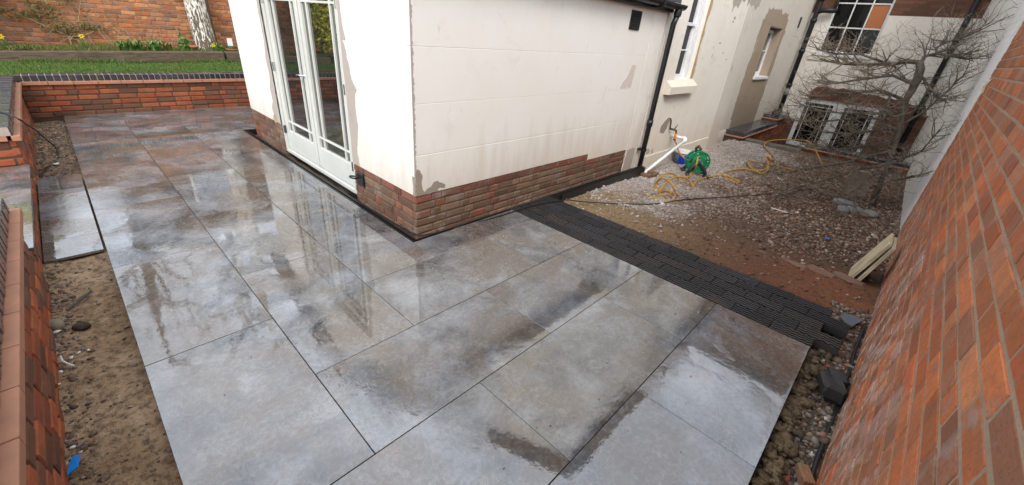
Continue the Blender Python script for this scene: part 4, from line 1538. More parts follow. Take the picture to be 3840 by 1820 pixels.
bw_ = thing('retaining_wall', (1.0, 9.15, 0), 'low red and brown brick wall with blue-black brick coping below the lawn', 'wall', 'low walls of the raised garden')
ob('mortar', MB().box(-.70, 4.2, 9.034, 9.26, -.3, .423), M['mortar_dark'], bw_)
lay_bricks(FB, -.44, 3.2, -.03, .425, bw_, M['blend_brick'], pitch=.0755, seed=51, proud=.004, D=.05, bevel=.009, jit=.003)
coping_run(bw_, 'X', -.44, 2.9, 9.03 + .005, 9.265)
# creasing on the front edge
for k in range(13):
    ob('creasing_tile', MB().box(-.395 + k * .262, -.139 + k * .262, 8.985, 9.0595, .4235, .4665, .0018), M['pink_tile'], bw_)
bl = thing('retaining_wall', (-.55, 7.3, 0), 'low brick wall with black coping on the far side of the garden steps', 'wall', 'low walls of the raised garden')
ob('mortar', MB().box(-.70, -.444, 5.70, 9.03, -.3, .423), M['mortar_dark'], bl)
lay_bricks(FLf, 5.69, 9.03, -.10, .425, bl, M['blend_brick'], pitch=.0755, seed=52, proud=.004, D=.05, bevel=.009, jit=.003)
lay_bricks(face('Y', 5.70), -.70, -.44, .04, .425, bl, M['blend_brick'], pitch=.0755, seed=53, proud=.006, D=.05, bevel=.009, jit=.003)
coping_run(bl, 'Y', 5.66, 8.98, -.432, -.665)
for k in range(13):
    ob('creasing_tile', MB().box(-.4495, -.392, 5.64 + k * .257, 5.892 + k * .257, .4235, .4665, .0018), M['pink_tile'], bl)
fw_ = thing('retaining_wall', (-.55, 1.6, 0), 'low brick wall with clay tile edge and black coping in the near left corner', 'wall', 'low walls of the raised garden')
ob('mortar', MB().box(-.70, -.444, -.36, 3.64, -.3, .423), M['mortar_dark'], fw_)
lay_bricks(FLf, -.36, 3.65, -.10, .425, fw_, M['blend_brick'], pitch=.0755, seed=54, proud=.004, D=.05, bevel=.009, jit=.003)
coping_run(fw_, 'Y', -.36, 3.64, -.432, -.665)
for k in range(15):
    ob('creasing_tile', MB().box(-.4495, -.392, -.30 + k * .265, -.039 + k * .265, .4235, .4665, .0018), M['pink_tile'], fw_)
# steps between the two left walls
st = thing('garden_step', (-.8, 4.7, 0), 'grey slab step up to the garden between two low brick walls', 'step')
ob('riser', MB().box(-1.4, -.455, 3.65, 5.69, -.3, .178), M['mortar_brown'], st)
lay_bricks(face('X+', -.455), 3.66, 5.68, -.02, .178, st, M['blend_brick'], pitch=.065, seed=55, proud=.012, D=.04, limit=60)
slab(-1.3, -.418, 3.665, 4.59, st, .2)
slab(-1.3, -.418, 4.59, 5.665, st, .2)
ob('upper_riser', MB().box(-2.0, -1.3, 3.65, 5.69, -.3, .37), M['brown_brick'], st)

# lawn, timber edging, planting bed
ob('terrace', MB().box(-14, -.66, 5.75, 11.15, -1.3, .47).box(-14, -.66, -8, 3.6, -1.3, .47).box(-.66, 8, 9.25, 11.15, -1.3, .47).box(-14, 8, 11.15, 22, -1.3, .45), M['soil'], kind='structure')
V, F = grid(-1.6, 4.2, 9.27, 11.12, .06, lambda X, Y: .502 + .012 * fbm(X, Y, .6, 4) + .03 * np.clip((X - 1.2) / 2, 0, 1) * np.clip((Y - 10) / 1, 0, 1))
M['turf'] = make_soil('turf', [(0.07, 0.12, 0.025), (0.10, 0.15, 0.03), (0.04, 0.06, 0.015), (0.14, 0.15, 0.05)])
ob('lawn', fast_mesh('lawn', V, F), M['turf'], kind='structure', smooth=True)


def blades(name, n, x0, x1, y0, y1, zf, h, mat, seed, wd=.006):
    rs = np.random.RandomState(seed)
    X = rs.uniform(x0, x1, n)
    Y = rs.uniform(y0, y1, n)
    Z = zf(X, Y)
    a = rs.uniform(0, 6.28, n)
    H = rs.uniform(.5, 1.2, n) * h
    ln = rs.uniform(-.5, .5, (n, 2)) * H[:, None]
    dx, dy = np.cos(a) * wd, np.sin(a) * wd
    V = np.stack([np.stack([X - dx, Y - dy, Z], -1), np.stack([X + dx, Y + dy, Z], -1), np.stack([X + ln[:, 0], Y + ln[:, 1], Z + H], -1)], 1)
    F = np.arange(3 * n).reshape(-1, 3)
    return ob(name, fast_mesh(name, V.reshape(-1, 3), F), mat, kind='stuff')


blades('grass', 52000, -1.4, 3.9, 9.28, 11.06, lambda X, Y: .497 + .012 * fbm(X, Y, .6, 4) + .03 * np.clip((X - 1.2) / 2, 0, 1) * np.clip((Y - 10) / 1, 0, 1), .038, M['grass'], 61)
blades('tall_grass', 3800, -1.4, 3.6, 10.93, 11.05, lambda X, Y: .50 + .03 * np.clip((X - 1.2) / 2, 0, 1) - .05 * (fbm(X, Y, .5, 3, 4) < -.1), .085, M['grass'], 64, .006)
m_ = np.array(Matrix.Rotation(R(-1.2), 3, 'Y'))
ob('timber_sleeper', MB().obox((.75, 11.14, .60), (3.70, .2, .19), m_, .012), M['sleeper'], label='long weathered timber sleeper holding back the flower bed', cat='sleeper')
ob('timber_sleeper', MB().obox((3.42, 11.15, .645), (1.55, .2, .21), m_, .012), M['sleeper'], label='shorter timber sleeper at the right end of the flower bed', cat='sleeper')
V, F = grid(-2.5, 4.6, 11.2, 12.1, .05, lambda X, Y: .665 + .03 * fbm(X, Y, .9, 5) + .035 * np.clip(X / 3, -.3, 1))
ob('flower_bed', fast_mesh('flower_bed', V, F), M['soil_dark'], kind='structure', smooth=True)
zbed = lambda X, Y: .66 + .03 * fbm(X, Y, .9, 5) + .035 * np.clip(X / 3, -.3, 1)
blades('ground_cover', 12000, -1.6, 1.2, 11.22, 11.95, zbed, .075, M['leaf_dull'], 62, .01)
blades('bed_grass', 5000, -1.6, 3.9, 11.22, 11.95, zbed, .09, M['grass'], 63, .008)
# garden wall at the back
gw = thing('garden_wall', (1.0, 12.1, .6), 'tall sunlit orange brick garden wall behind the flower bed and birch', 'wall')
FG = face('Y', 12.0)
ob('mortar', MB().box(-6, 5, 12.004, 12.25, .3, 2.05), M['mortar_tan'], gw)
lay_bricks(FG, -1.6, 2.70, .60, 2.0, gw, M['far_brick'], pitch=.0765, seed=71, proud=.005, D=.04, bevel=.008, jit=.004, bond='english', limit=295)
ob('pier', MB().box(2.72, 3.3, 11.905, 12.2, .3, 2.15), M['mortar_tan'], gw)
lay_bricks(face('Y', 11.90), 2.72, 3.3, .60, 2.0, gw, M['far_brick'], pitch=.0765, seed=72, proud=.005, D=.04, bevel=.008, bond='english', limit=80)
ob('wall_coping', MB().box(-6, 5, 11.94, 12.31, 2.051, 2.11, .01), M['terracotta'], gw)

# ------------------------------------------------------------------ trees
def grow(mb_limb, mb_twig, p, d, L, r, lvl, g, up=.15, spread=.6, maxl=4, flat=1.0, kids=(2, 4), twig_from=2, sag=0.0):
    n = 4 if lvl < 2 else 3
    pts, rad = [np.array(p)], [r]
    dd = np.array(d, float)
    for i in range(n):
        dd = dd + np.array([g.gauss(0, .16), g.gauss(0, .16), g.gauss(0, .10) + up * .25 - sag])
        dd /= np.linalg.norm(dd)
        pts.append(pts[-1] + dd * L / n)
        rad.append(r * (1 - .55 * (i + 1) / n))
    (mb_limb if lvl < twig_from else mb_twig).tube(pts, rad, 6 if lvl < 1 else (5 if lvl < 2 else 3), False)
    if lvl >= maxl:
        return
    nk = g.randint(*kids)
    for k in range(nk):
        f = g.uniform(.3, 1.0) if k else 1.0
        i = min(int(f * n), n - 1)
        t = f * n - i
        q = pts[i] * (1 - t) + pts[i + 1] * t
        rr = rad[i] * (1 - t) + rad[i + 1] * t
        side = np.array([g.gauss(0, 1), g.gauss(0, 1), g.gauss(0, .55 * flat)])
        nd = dd * (1 - spread) + side / np.linalg.norm(side) * spread + np.array([0, 0, up * .5])
        nd /= np.linalg.norm(nd)
        grow(mb_limb, mb_twig, q, nd, L * g.uniform(.5, .82), max(rr * .75, .0026), lvl + 1, g, up, spread, maxl, flat, kids, twig_from, sag)


tr = thing('bare_tree', (7.9, -.05, -.2), 'small bare spreading tree with moss-tinged twigs against the white wall', 'tree')
TX = 7.85
trunk = [(TX - .05, -.10, -.22), (TX, -.06, .15), (TX, -.02, .55), (TX, .03, .90), (TX, .12, 1.25), (TX, .11, 1.40), (TX, .11, 1.52), (TX, .13, 1.64), (TX, .17, 1.72)]
ob('trunk', MB().tube(trunk, [.045, .034, .032, .034, .038, .043, .047, .046, .038], 10), M['bark'], tr, smooth=True)
limbs = MB()
twigs = MB()
g = random.Random(23)
main = [
    ([(0, .17, 1.72), (0, .30, 1.72), (-.03, .44, 1.665), (-.05, .68, 1.645), (-.08, .92, 1.62), (-.1, 1.12, 1.63)], .034),
    ([(-.03, .46, 1.67), (-.06, .54, 1.69), (-.1, .80, 1.755), (-.14, 1.08, 1.735), (-.16, 1.32, 1.77)], .022),
    ([(0, .16, 1.71), (.03, .15, 1.80), (.05, .05, 1.84), (.05, -.12, 1.82), (.03, -.24, 1.80)], .026),
    ([(.05, .05, 1.84), (.08, .09, 1.90), (.12, .01, 1.98), (.18, -.11, 2.03), (.2, -.25, 2.15)], .017),
    ([(0, .11, 1.46), (-.04, .21, 1.49), (-.1, .37, 1.54), (-.15, .64, 1.46), (-.2, .92, 1.37), (-.22, 1.15, 1.38)], .026),
    ([(0, .12, 1.25), (-.05, .27, 1.30), (-.15, .45, 1.34), (-.2, .69, 1.27), (-.25, 1.04, 1.17), (-.28, 1.25, 1.16)], .024),
    ([(-.1, .30, 1.31), (-.22, .27, 1.22), (-.28, .25, 1.10), (-.3, .23, .93)], .015),
    ([(0, .03, .90), (-.1, .2, .86), (-.25, .5, .74), (-.35, .8, .72), (-.45, 1.1, .80)], .022),
    ([(0, -.02, .6), (-.15, .15, .52), (-.4, .45, .35), (-.6, .8, .22), (-.75, 1.1, .05)], .022),
    ([(0, -.05, .3), (-.2, .05, .25), (-.5, .15, .10), (-.85, .1, -.02), (-1.1, .0, -.1)], .018),
    ([(0, -.02, .5), (-.15, -.15, .55), (-.35, -.28, .70), (-.45, -.33, 1.0)], .016),
    ([(0, .03, .95), (.05, -.12, 1.15), (.05, -.22, 1.4), (0, -.28, 1.6)], .016),
    ([(0, .0, .75), (-.1, .25, .62), (-.2, .55, .5), (-.3, .9, .5)], .018),
    ([(0, -.04, .4), (-.3, .25, .3), (-.7, .55, .12), (-1.1, .8, .0), (-1.5, .95, -.1)], .02),
    ([(0, -.04, .35), (-.35, -.1, .3), (-.7, -.2, .35), (-1.0, -.3, .5)], .017),
    ([(0, .06, 1.0), (.1, .5, .95), (.3, .9, .8), (.5, 1.3, .7), (.6, 1.6, .75)], .02),
    ([(0, .0, .7), (.2, .4, .5), (.5, .8, .35), (.9, 1.2, .3)], .018),
    ([(0, .13, 1.6), (.1, .02, 1.5), (-.05, -.15, 1.35), (-.2, -.28, 1.3)], .017),
    ([(0, .1, 1.1), (-.12, .35, 1.05), (-.2, .65, 1.0), (-.25, .95, .98), (-.3, 1.2, 1.02)], .018),
]
for pts, r0 in main:
    q = [np.array((TX + a, b, c)) for a, b, c in pts]
    n = len(q)
    limbs.tube(q, [r0 * (1 - .6 * i / (n - 1)) for i in range(n)], 6, False)
    for i in range(n - 1):
        d = q[i + 1] - q[i]
        for k in range(g.randint(5, 7)):
            t = g.random()
            if i == 0 and t < .4:
                continue
            b = q[i] * (1 - t) + q[i + 1] * t
            side = np.array([g.gauss(0, .9), g.gauss(0, .9), g.gauss(.18, .45)])
            nd = d / np.linalg.norm(d) * .8 + side * .7
            nd /= np.linalg.norm(nd)
            grow(limbs, twigs, b, nd, g.uniform(.15, .34), max(.0065, r0 * .3), 1, g, .2, .6, 3, .7, (2, 4), 2)
ob('branches', limbs, M['bark'], tr)
ob('crown', twigs, M['twig'], tr)

bt = thing('birch_tree', (2.44, 11.62, .6), 'birch tree with peeling white and brown bark beside the brick garden wall', 'tree')
g = random.Random(5)
bp = [(2.44, 11.62, .5), (2.43, 11.62, .7), (2.42, 11.62, 1.2), (2.41, 11.63, 1.9), (2.40, 11.65, 2.8), (2.45, 11.7, 3.8), (2.38, 11.75, 5.0), (2.3, 11.8, 6.4), (2.35, 11.8, 8.0)]
ob('trunk', MB().tube(bp, [.25, .215, .192, .18, .17, .15, .125, .09, .05], 18), M['birch'], bt, smooth=True)
lm = MB()
tw = MB()
lm.tube([(2.42, 11.66, 2.9), (2.15, 11.7, 3.7), (1.95, 11.75, 4.8), (1.7, 11.8, 6.2)], [.10, .085, .07, .04], 8, False)
for k in range(26):
    z = g.uniform(3.0, 8.0)
    a = g.uniform(0, 6.28)
    b = (2.4, 11.7, z) if k % 2 else (2.1 - (z - 3) * .13, 11.75, min(z, 6.0))
    grow(lm, tw, b, (math.cos(a), math.sin(a), .6), g.uniform(.7, 1.4), .035, 1, g, .1, .5, 4, 1.0, (2, 3), 2, .05)
ob('branches', lm, M['birch'], bt)
ob('crown', tw, M['twig'], bt)
for i, (x, y, lean, lab) in enumerate(((0.9, 19.0, -.10, 'bare tree with a leaning trunk beyond the garden wall, mirrored in the wet slabs'), (2.9, 20.0, .04, 'upright bare tree beyond the garden wall, mirrored in the wet slabs'))):
    t_ = thing('bare_tree', (x, y, .4), lab, 'tree', 'bare trees beyond the garden wall')
    g = random.Random(90 + i)
    lm = MB()
    tw = MB()
    pts = [(x + lean * k * 1.6 + g.uniform(-.1, .1), y, .4 + k * 1.7) for k in range(8)]
    lm.tube(pts, [.26, .24, .22, .2, .17, .13, .09, .05], 8, False)
    for k in range(16):
        j = g.randint(3, 7)
        a = g.uniform(0, 6.28)
        grow(lm, tw, pts[j], (math.cos(a), math.sin(a), .7), g.uniform(1.4, 2.4), .07, 1, g, .12, .5, 4, 1.0, (2, 3), 2)
    ob('trunk', lm, M['bark'], t_)
    ob('crown', tw, M['twig'], t_)
# neighbouring house beyond the garden wall, seen in the wet paving
nh = thing('neighbour_house', (4.6, 18, 0), 'brown brick neighbouring house beyond the garden wall, mirrored in the wet slabs', 'house')
ob('wall', MB().box(.62, 9.5, 16.0, 22, .3, 5.0), M['house_brick'], nh)
ob('roof', MB().prism([(.45, 15.7, 4.95), (.45, 22.3, 4.95), (.45, 19, 6.9)], (9.3, 0, 0)), M['slate_roof'], nh)
for x in (2.0, 4.4, 6.8):
    fr = ob('window', MB().box(x, x + 1.1, 15.97, 16.05, 3.0, 4.4), M['white_pvc'], nh)
    ob('pane', MB().box(x + .07, x + 1.03, 15.955, 15.968, 3.07, 4.33), M['glass'], fr)


# ------------------------------------------------------------------ planting
def leaf_quads(mb, c, n, rx, ry, rz, s, g, shell=.6):
    for _ in range(n):
        while True:
            v = np.array([g.uniform(-1, 1), g.uniform(-1, 1), g.uniform(-1, 1)])
            L = np.linalg.norm(v)
            if shell * g.random() < L < 1:
                break
        p = np.array(c) + v * np.array([rx, ry, rz])
        a = np.array([g.gauss(0, 1), g.gauss(0, 1), g.gauss(0, 1)])
        a /= np.linalg.norm(a)
        b = np.cross(a, [g.gauss(0, 1), g.gauss(0, 1), g.gauss(0, 1)])
        b /= max(np.linalg.norm(b), 1e-6)
        k = s * g.uniform(.6, 1.3)
        n0 = np.cross(a, b) * k * .15
        mb.add([p - a * k, p + b * k * .45 + n0, p + a * k, p - b * k * .45 + n0], [(0, 1, 2, 3)])


def strap_clump(loc, n, h, lab, cat, mat, wd=.014, droop=.6, seed=1, name='strap_leaf_plant', group=None):
    g = random.Random(seed)
    mb = MB()
    for _ in range(n):
        a = g.uniform(0, 6.28)
        L = h * g.uniform(.7, 1.25)
        d = np.array([math.cos(a), math.sin(a), 0])
        s = np.array([-d[1], d[0], 0]) * wd
        o = np.array(loc) + np.array([g.gauss(0, .03), g.gauss(0, .02), -.02])
        p = [o, o + d * L * .2 + np.array([0, 0, L * .55]), o + d * L * droop * .7 + np.array([0, 0, L * .8]), o + d * L * droop * 1.25 + np.array([0, 0, L * .6])]
        vs = []
        for i, q in enumerate(p):
            w_ = (1, 1.2, .9, .1)[i]
            vs += [q - s * w_, q + s * w_]
        mb.add(vs, [(0, 1, 3, 2), (2, 3, 5, 4), (4, 5, 7, 6)])
    return ob(name, mb, mat, label=lab, cat=cat, group=group)


strap_clump((1.06, 11.30, .70), 34, .20, 'leafy green bulb clump in the flower bed left of the larger strappy one', 'plant', M['leaf'], seed=3)
strap_clump((1.22, 11.36, .70), 30, .22, 'strappy green clump in the middle of the flower bed', 'plant', M['leaf'], seed=4)
strap_clump((1.50, 11.33, .71), 36, .20, 'broad glossy clump right of the middle of the flower bed', 'plant', M['leaf'], .018, seed=5)
strap_clump((1.72, 11.38, .71), 26, .19, 'yellowish green clump left of the tall leafy plant by the birch', 'plant', M['leaf_dull'], seed=6)
strap_clump((2.62, 11.40, .74), 22, .17, 'low dark green clump at the right foot of the birch', 'plant', M['leaf'], seed=7)
g = random.Random(12)
for (x, z, hgt, lab) in ((.50, .70, .22, 'yellow daffodil in front of the bare climbing shrub'), (-.47, .68, .19, 'yellow daffodil at the far left edge of the flower bed'), (2.50, .74, .10, 'small yellow flower at the foot of the birch')):
    f = thing('daffodil', (x, 11.32, z), lab, 'flower', 'yellow spring flowers in the bed')
    lv = MB()
    for k in range(16):
        a = g.uniform(0, 6.28)
        o = np.array((x + g.gauss(0, .02), 11.32 + g.gauss(0, .02), z - .02))
        d = np.array([math.cos(a), math.sin(a), 0]) * .05
        s = np.array([-d[1], d[0], 0]) * .12
        t = o + d + np.array([0, 0, hgt * g.uniform(.7, 1.1)])
        lv.add([o - s, o + s, t + s * .3, t - s * .3], [(0, 1, 2, 3)])
    ob('leaves', lv, M['leaf'], f)
    ob('stem', MB().tube([(x, 11.32, z - .02), (x - .01, 11.30, z + hgt)], .004, 5), M['leaf'], f)
    c = np.array((x - .01, 11.28, z + hgt))
    mb = MB()
    for k in range(6):
        a = k * math.pi / 3
        d = np.array([math.cos(a), -.15, math.sin(a)])
        e = np.array([math.cos(a + .5), -.1, math.sin(a + .5)])
        e2 = np.array([math.cos(a - .5), -.1, math.sin(a - .5)])
        mb.add([c, c + e * .026, c + d * .048, c + e2 * .026], [(0, 1, 2, 3)])
    ob('petals', mb, M['petal'], f)
    ob('trumpet', MB().lathe([(.010, 0), (.013, .02), (.019, .03)], 8, c, [[1, 0, 0], [0, 0, -1], [0, 1, 0]]), M['petal'], f)
bp_ = thing('leafy_plant', (2.02, 11.45, .72), 'tall dark leafy plant just left of the birch trunk', 'plant')
mb = MB()
leaf_quads(mb, (2.02, 11.45, .82), 60, .13, .12, .12, .055, random.Random(3))
leaf_quads(mb, (1.99, 11.45, 1.02), 16, .06, .06, .12, .05, random.Random(4))
ob('leaves', mb, M['leaf'], bp_)
ob('stem', MB().tube([(2.02, 11.45, .68), (2.0, 11.45, .95), (1.98, 11.45, 1.12)], [.012, .009, .005], 5), M['leaf_dark'], bp_)
# climbing shrub on the wall
cs_ = thing('climbing_shrub', (.33, 11.85, .66), 'straggly climbing shrub with sparse olive leaves against the brick wall', 'shrub')
lm = MB()
tw = MB()
g = random.Random(17)
for pts, r_ in (([(.34, 11.85, .62), (.34, 11.9, .85), (.30, 11.93, 1.05), (.2, 11.95, 1.25), (.05, 11.96, 1.45)], .013), ([(.34, 11.88, .8), (.5, 11.93, .98), (.62, 11.95, 1.3), (.55, 11.96, 1.6), (.5, 11.96, 1.9)], .010),
                ([(.3, 11.9, .9), (.05, 11.94, 1.05), (-.2, 11.96, 1.2), (-.4, 11.96, 1.3)], .014), ([(.34, 11.9, .85), (.62, 11.93, .92), (.9, 11.95, 1.05)], .012)):
    lm.tube(pts, [r_, r_ * .85, r_ * .7, r_ * .5, r_ * .35][:len(pts)], 6, False)
    for k in range(9):
        i = g.randrange(len(pts) - 1)
        a = g.uniform(0, 6.28)
        grow(lm, tw, pts[i + 1], (math.cos(a), -.12, math.sin(a) * .8 + .2), g.uniform(.14, .3), .006, 1, g, .1, .6, 3, 1, (2, 3), 2)
ob('stems', lm, M['straw'], cs_)
ob('twigs', tw, M['straw'], cs_, kind='stuff')
mb = MB()
for c, n, rx, rz in (((.15, 11.92, 1.28), 70, .24, .22), ((.32, 11.9, 1.02), 60, .22, .14), ((.62, 11.92, 1.05), 26, .14, .08), ((-.25, 11.93, 1.2), 30, .2, .12), ((.8, 11.9, 1.02), 16, .1, .07), ((.45, 11.93, 1.5), 30, .15, .2)):
    leaf_quads(mb, c, n * 3, rx, .06, rz, .026, g)
ob('leaves', mb, M['leaf_dull'], cs_)
ds = thing('dry_stems', (1.2, 11.6, .66), 'fan of dry straw-coloured stems in the flower bed', 'plant')
mb = MB()
g = random.Random(27)
for k in range(26):
    x = g.uniform(.85, 1.75)
    L = g.uniform(.2, .55)
    a = g.uniform(-.8, .8)
    mb.tube([(x, 11.6, .66), (x + a * L * .5, 11.6 + g.uniform(-.1, .1), .66 + L * .55), (x + a * L, 11.6 + g.uniform(-.1, .2), .66 + L)], [.004, .0035, .002], 3, False)
ob('stems', mb, M['straw'], ds)
# plant pot with a white and green cover
pt = thing('plant_pot', (2.86, 11.42, .74), 'terracotta dish with a dark green base and white clip-on label', 'pot')
ob('dish', MB().lathe([(0, 0), (.11, 0), (.14, .045), (.13, .045), (.10, .012), (0, .012)], 18, (2.86, 11.42, .735)), M['terracotta'], pt, smooth=True)
ob('base', MB().lathe([(0, .03), (.11, .03), (.10, .09), (.08, .10), (0, .10)], 18, (2.86, 11.42, .735)), M['leaf_dark'], pt, smooth=True)
ob('panel', MB().box(2.79, 2.89, 11.37, 11.385, .83, .98, .006), M['white_pvc'], pt)
tp = thing('plant_pot', (2.10, 11.42, .71), 'small clay pot half sunk at the left foot of the birch', 'pot')
ob('body', MB().lathe([(0, 0), (.055, 0), (.075, .085), (.085, .085), (.085, .12), (.07, .12), (.06, .02)], 16, (2.16, 11.36, .70)), M['terracotta'], tp, smooth=True)
# golden shrub left of the frame, mirrored in the door glass
ys = thing('golden_shrub', (-1.13, 11.4, .5), 'golden variegated shrub on the lawn, mirrored in the door glass', 'shrub')
mb = MB()
leaf_quads(mb, (-1.13, 11.4, 1.85), 4200, .55, .42, 1.1, .055, random.Random(6), .9)
ob('leaves', mb, M['leaf_y'], ys)
ob('stems', MB().tube([(-1.13, 11.4, .45), (-1.13, 11.4, 1.6)], [.05, .03], 6).tube([(-1.1, 11.4, .5), (-.95, 11.3, 1.5)], [.03, .02], 6), M['bark'], ys)
dh = thing('evergreen_shrub', (-2.9, 12.5, .5), 'dark evergreen shrub behind the golden one, mirrored in the door glass', 'shrub')
mb = MB()
leaf_quads(mb, (-3.3, 12.6, 2.0), 2600, 1.1, .9, 1.6, .10, random.Random(9), .9)
ob('leaves', mb, M['leaf_dark'], dh)
ob('stems', MB().tube([(-3.3, 12.6, .4), (-3.3, 12.6, 2)], [.06, .03], 6), M['bark'], dh)

# ================================================================== LOOSE THINGS
def smooth_path(pts, k=4):
    pts = [np.array(p, float) for p in pts]
    out = []
    n = len(pts)
    for i in range(n - 1):
        p0, p1, p2, p3 = pts[max(i - 1, 0)], pts[i], pts[i + 1], pts[min(i + 2, n - 1)]
        for j in range(k):
            t = j / k
            out.append(.5 * ((2 * p1) + (-p0 + p2) * t + (2 * p0 - 5 * p1 + 4 * p2 - p3) * t * t + (-p0 + 3 * p1 - 3 * p2 + p3) * t ** 3))
    out.append(pts[-1])
    return out


# tap, waste pipe, bucket, reel
tp = thing('garden_tap', (6.80, 2.75, .45), 'old brass garden tap with a yellow hose connector on the house wall', 'tap')
ob('supply_pipe', MB().tube([(6.73, 2.78, .60), (6.74, 2.765, .56), (6.78, 2.765, .44), (6.80, 2.74, .42)], .012, 8), M['brass'], tp, smooth=True)
ob('tap_body', MB().tube([(6.80, 2.78, .425), (6.82, 2.72, .42), (6.84, 2.68, .41), (6.84, 2.67, .36)], [.016, .018, .017, .013], 8).tube([(6.82, 2.71, .42), (6.87, 2.69, .50)], [.010, .006], 6), M['brass'], tp, smooth=True)
ob('connector', MB().lathe([(.0, 0), (.016, 0), (.022, .015), (.022, .07), (.016, .085), (0, .085)], 12, (6.84, 2.67, .275)), M['orange'], tp, smooth=True)
ob('collar', MB().lathe([(.012, 0), (.024, .002), (.024, .022), (.012, .028)], 12, (6.84, 2.67, .25)), M['grey_plastic'], tp, smooth=True)
wp = thing('waste_pipe', (6.9, 2.7, .3), 'white plastic waste pipe sloping from the wall to the drain', 'pipe')
ob('wall_stub', MB().tube([(6.93, 2.79, .295), (7.02, 2.56, .285)], .024, 12), M['waste'], wp, smooth=True)
ob('elbow', MB().tube([(7.0, 2.61, .287), (7.02, 2.56, .285), (7.0, 2.545, .262), (6.95, 2.553, .235)], .030, 12), M['waste'], wp, smooth=True)
ob('pipe', MB().tube([(6.98, 2.55, .25), (5.86, 2.64, -.16)], .024, 12), M['waste'], wp, smooth=True)
ob('gully_hopper', MB().box(5.72, 5.80, 2.46, 2.62, -.2, -.10, .004).box(5.96, 6.05, 2.46, 2.66, -.2, -.105, .004).box(5.80, 5.96, 2.44, 2.47, -.2, -.10), M['kerb'], label='broken clay gully edging under the white waste pipe', cat='gully')
bk = thing('bucket', (7.25, 2.60, -.19), 'slate-blue bucket with a bright blue label and pale rim against the house wall', 'bucket')
bc = (7.22, 2.60, -.19)
ob('body', MB().lathe([(0, 0), (.125, 0), (.145, .21), (.137, .21), (.12, .012), (0, .012)], 26, bc), M['bucket'], bk, smooth=True)
ob('rim', MB().lathe([(.145, .195), (.156, .197), (.156, .23), (.140, .235), (.138, .2)], 26, bc), M['bucket_rim'], bk, smooth=True)
ob('lid', MB().lathe([(0, .228), (.137, .226), (.137, .222), (0, .222)], 26, bc), M['bucket_rim'], bk)
lb = MB()
nl = 9
for k in range(nl):
    a = R(178) + R(78) * k / (nl - 1)
    for z, r_ in ((.03, .1302), (.165, .1432)):
        lb.v.append((bc[0] + r_ * math.cos(a), bc[1] + r_ * math.sin(a), bc[2] + z))
lb.f = [(2 * k, 2 * k + 2, 2 * k + 3, 2 * k + 1) for k in range(nl - 1)]
ob('label_sticker', lb, M['bucket_label'], bk)

reel = thing('hose_reel', (6.70, 2.15, -.17), 'green garden hose reel on grey plastic feet in the gravel', 'hose reel')
ax = np.array([-.80, -.60, 0.10])
ax /= np.linalg.norm(ax)
ux = np.cross([0, 0, 1], ax)
ux /= np.linalg.norm(ux)
uz = np.cross(ax, ux)
RM = np.stack([ux, uz, ax], 1)
rc = np.array([6.70, 2.16, .045])


def reel_disc(off):
    mb = MB()
    n = 40
    ring = lambda r_, h: [tuple(RM @ np.array([r_ * math.cos(2 * math.pi * k / n), r_ * math.sin(2 * math.pi * k / n), off + h]) + rc) for k in range(n)]
    # rim, web with five openings, hub: built as radial strips
    prof = [(.172, -.010), (.172, .012), (.160, .014), (.150, .004)]
    b = len(mb.v)
    for r_, h in prof:
        mb.v.extend(ring(r_, h))
    for i in range(len(prof) - 1):
        for k in range(n):
            mb.f.append((b + i * n + k, b + i * n + (k + 1) % n, b + (i + 1) * n + (k + 1) % n, b + (i + 1) * n + k))
    b = len(mb.v)
    for r_, h in ((.150, .004), (.105, .004), (.085, .010), (.04, .012), (.0, .012)):
        mb.v.extend(ring(max(r_, .001), h))
    for i in range(4):
        for k in range(n):
            if i == 0 and (k % 8) in (1, 2, 3, 4):
                continue
            mb.f.append((b + i * n + k, b + i * n + (k + 1) % n, b + (i + 1) * n + (k + 1) % n, b + (i + 1) * n + k))
    o = ob('reel_disc', mb, M['green'], reel)
    md = o.modifiers.new('thick', 'SOLIDIFY')
    md.thickness = .006
    return o


reel_disc(.075)
reel_disc(-.075)
ob('drum', MB().lathe([(.062, -.075), (.062, .075)], 20, rc, RM), M['green'], reel, smooth=True)
ob('hub_cap', MB().lathe([(.0, .098), (.05, .095), (.055, .086)], 20, rc, RM), M['green'], reel, smooth=True)
ob('crank_handle', MB().tube([rc + RM @ np.array([.11, .06, .08]), rc + RM @ np.array([.11, .06, .15])], .016, 10), M['green'], reel, smooth=True)
for s_ in (-1, 1):
    e = rc + ax * s_ * .12
    f1 = e + ux * .15
    f2 = e - ux * .15
    mb = MB()
    mb.tube([e + np.array([0, 0, .02]), (e + f1) / 2 + np.array([0, 0, -.05]), (f1[0], f1[1], -.145)], [.026, .026, .028], 8)
    mb.tube([e + np.array([0, 0, .02]), (e + f2) / 2 + np.array([0, 0, -.05]), (f2[0], f2[1], -.145)], [.026, .026, .028], 8)
    ob('frame', mb, M['grey_plastic'], reel, smooth=True)
    mb = MB()
    for f_ in (f1, f2):
        d = ax * s_
        mb.tube([np.array([f_[0], f_[1], -.15]) - d * .06, np.array([f_[0], f_[1], -.15]) + d * .07], .030, 8)
    ob('foot', mb, M['grey_plastic'], reel, smooth=True)
ob('carry_handle', MB().tube([rc - ax * .11 + np.array([0, 0, .02]), rc - ax * .11 + ux * -.04 + np.array([0, 0, .20]), rc + ax * -.02 + ux * -.04 + np.array([0, 0, .235]), rc + ax * .06 + ux * -.02 + np.array([0, 0, .20])], [.02, .022, .024, .02], 8), M['grey_plastic'], reel, smooth=True)

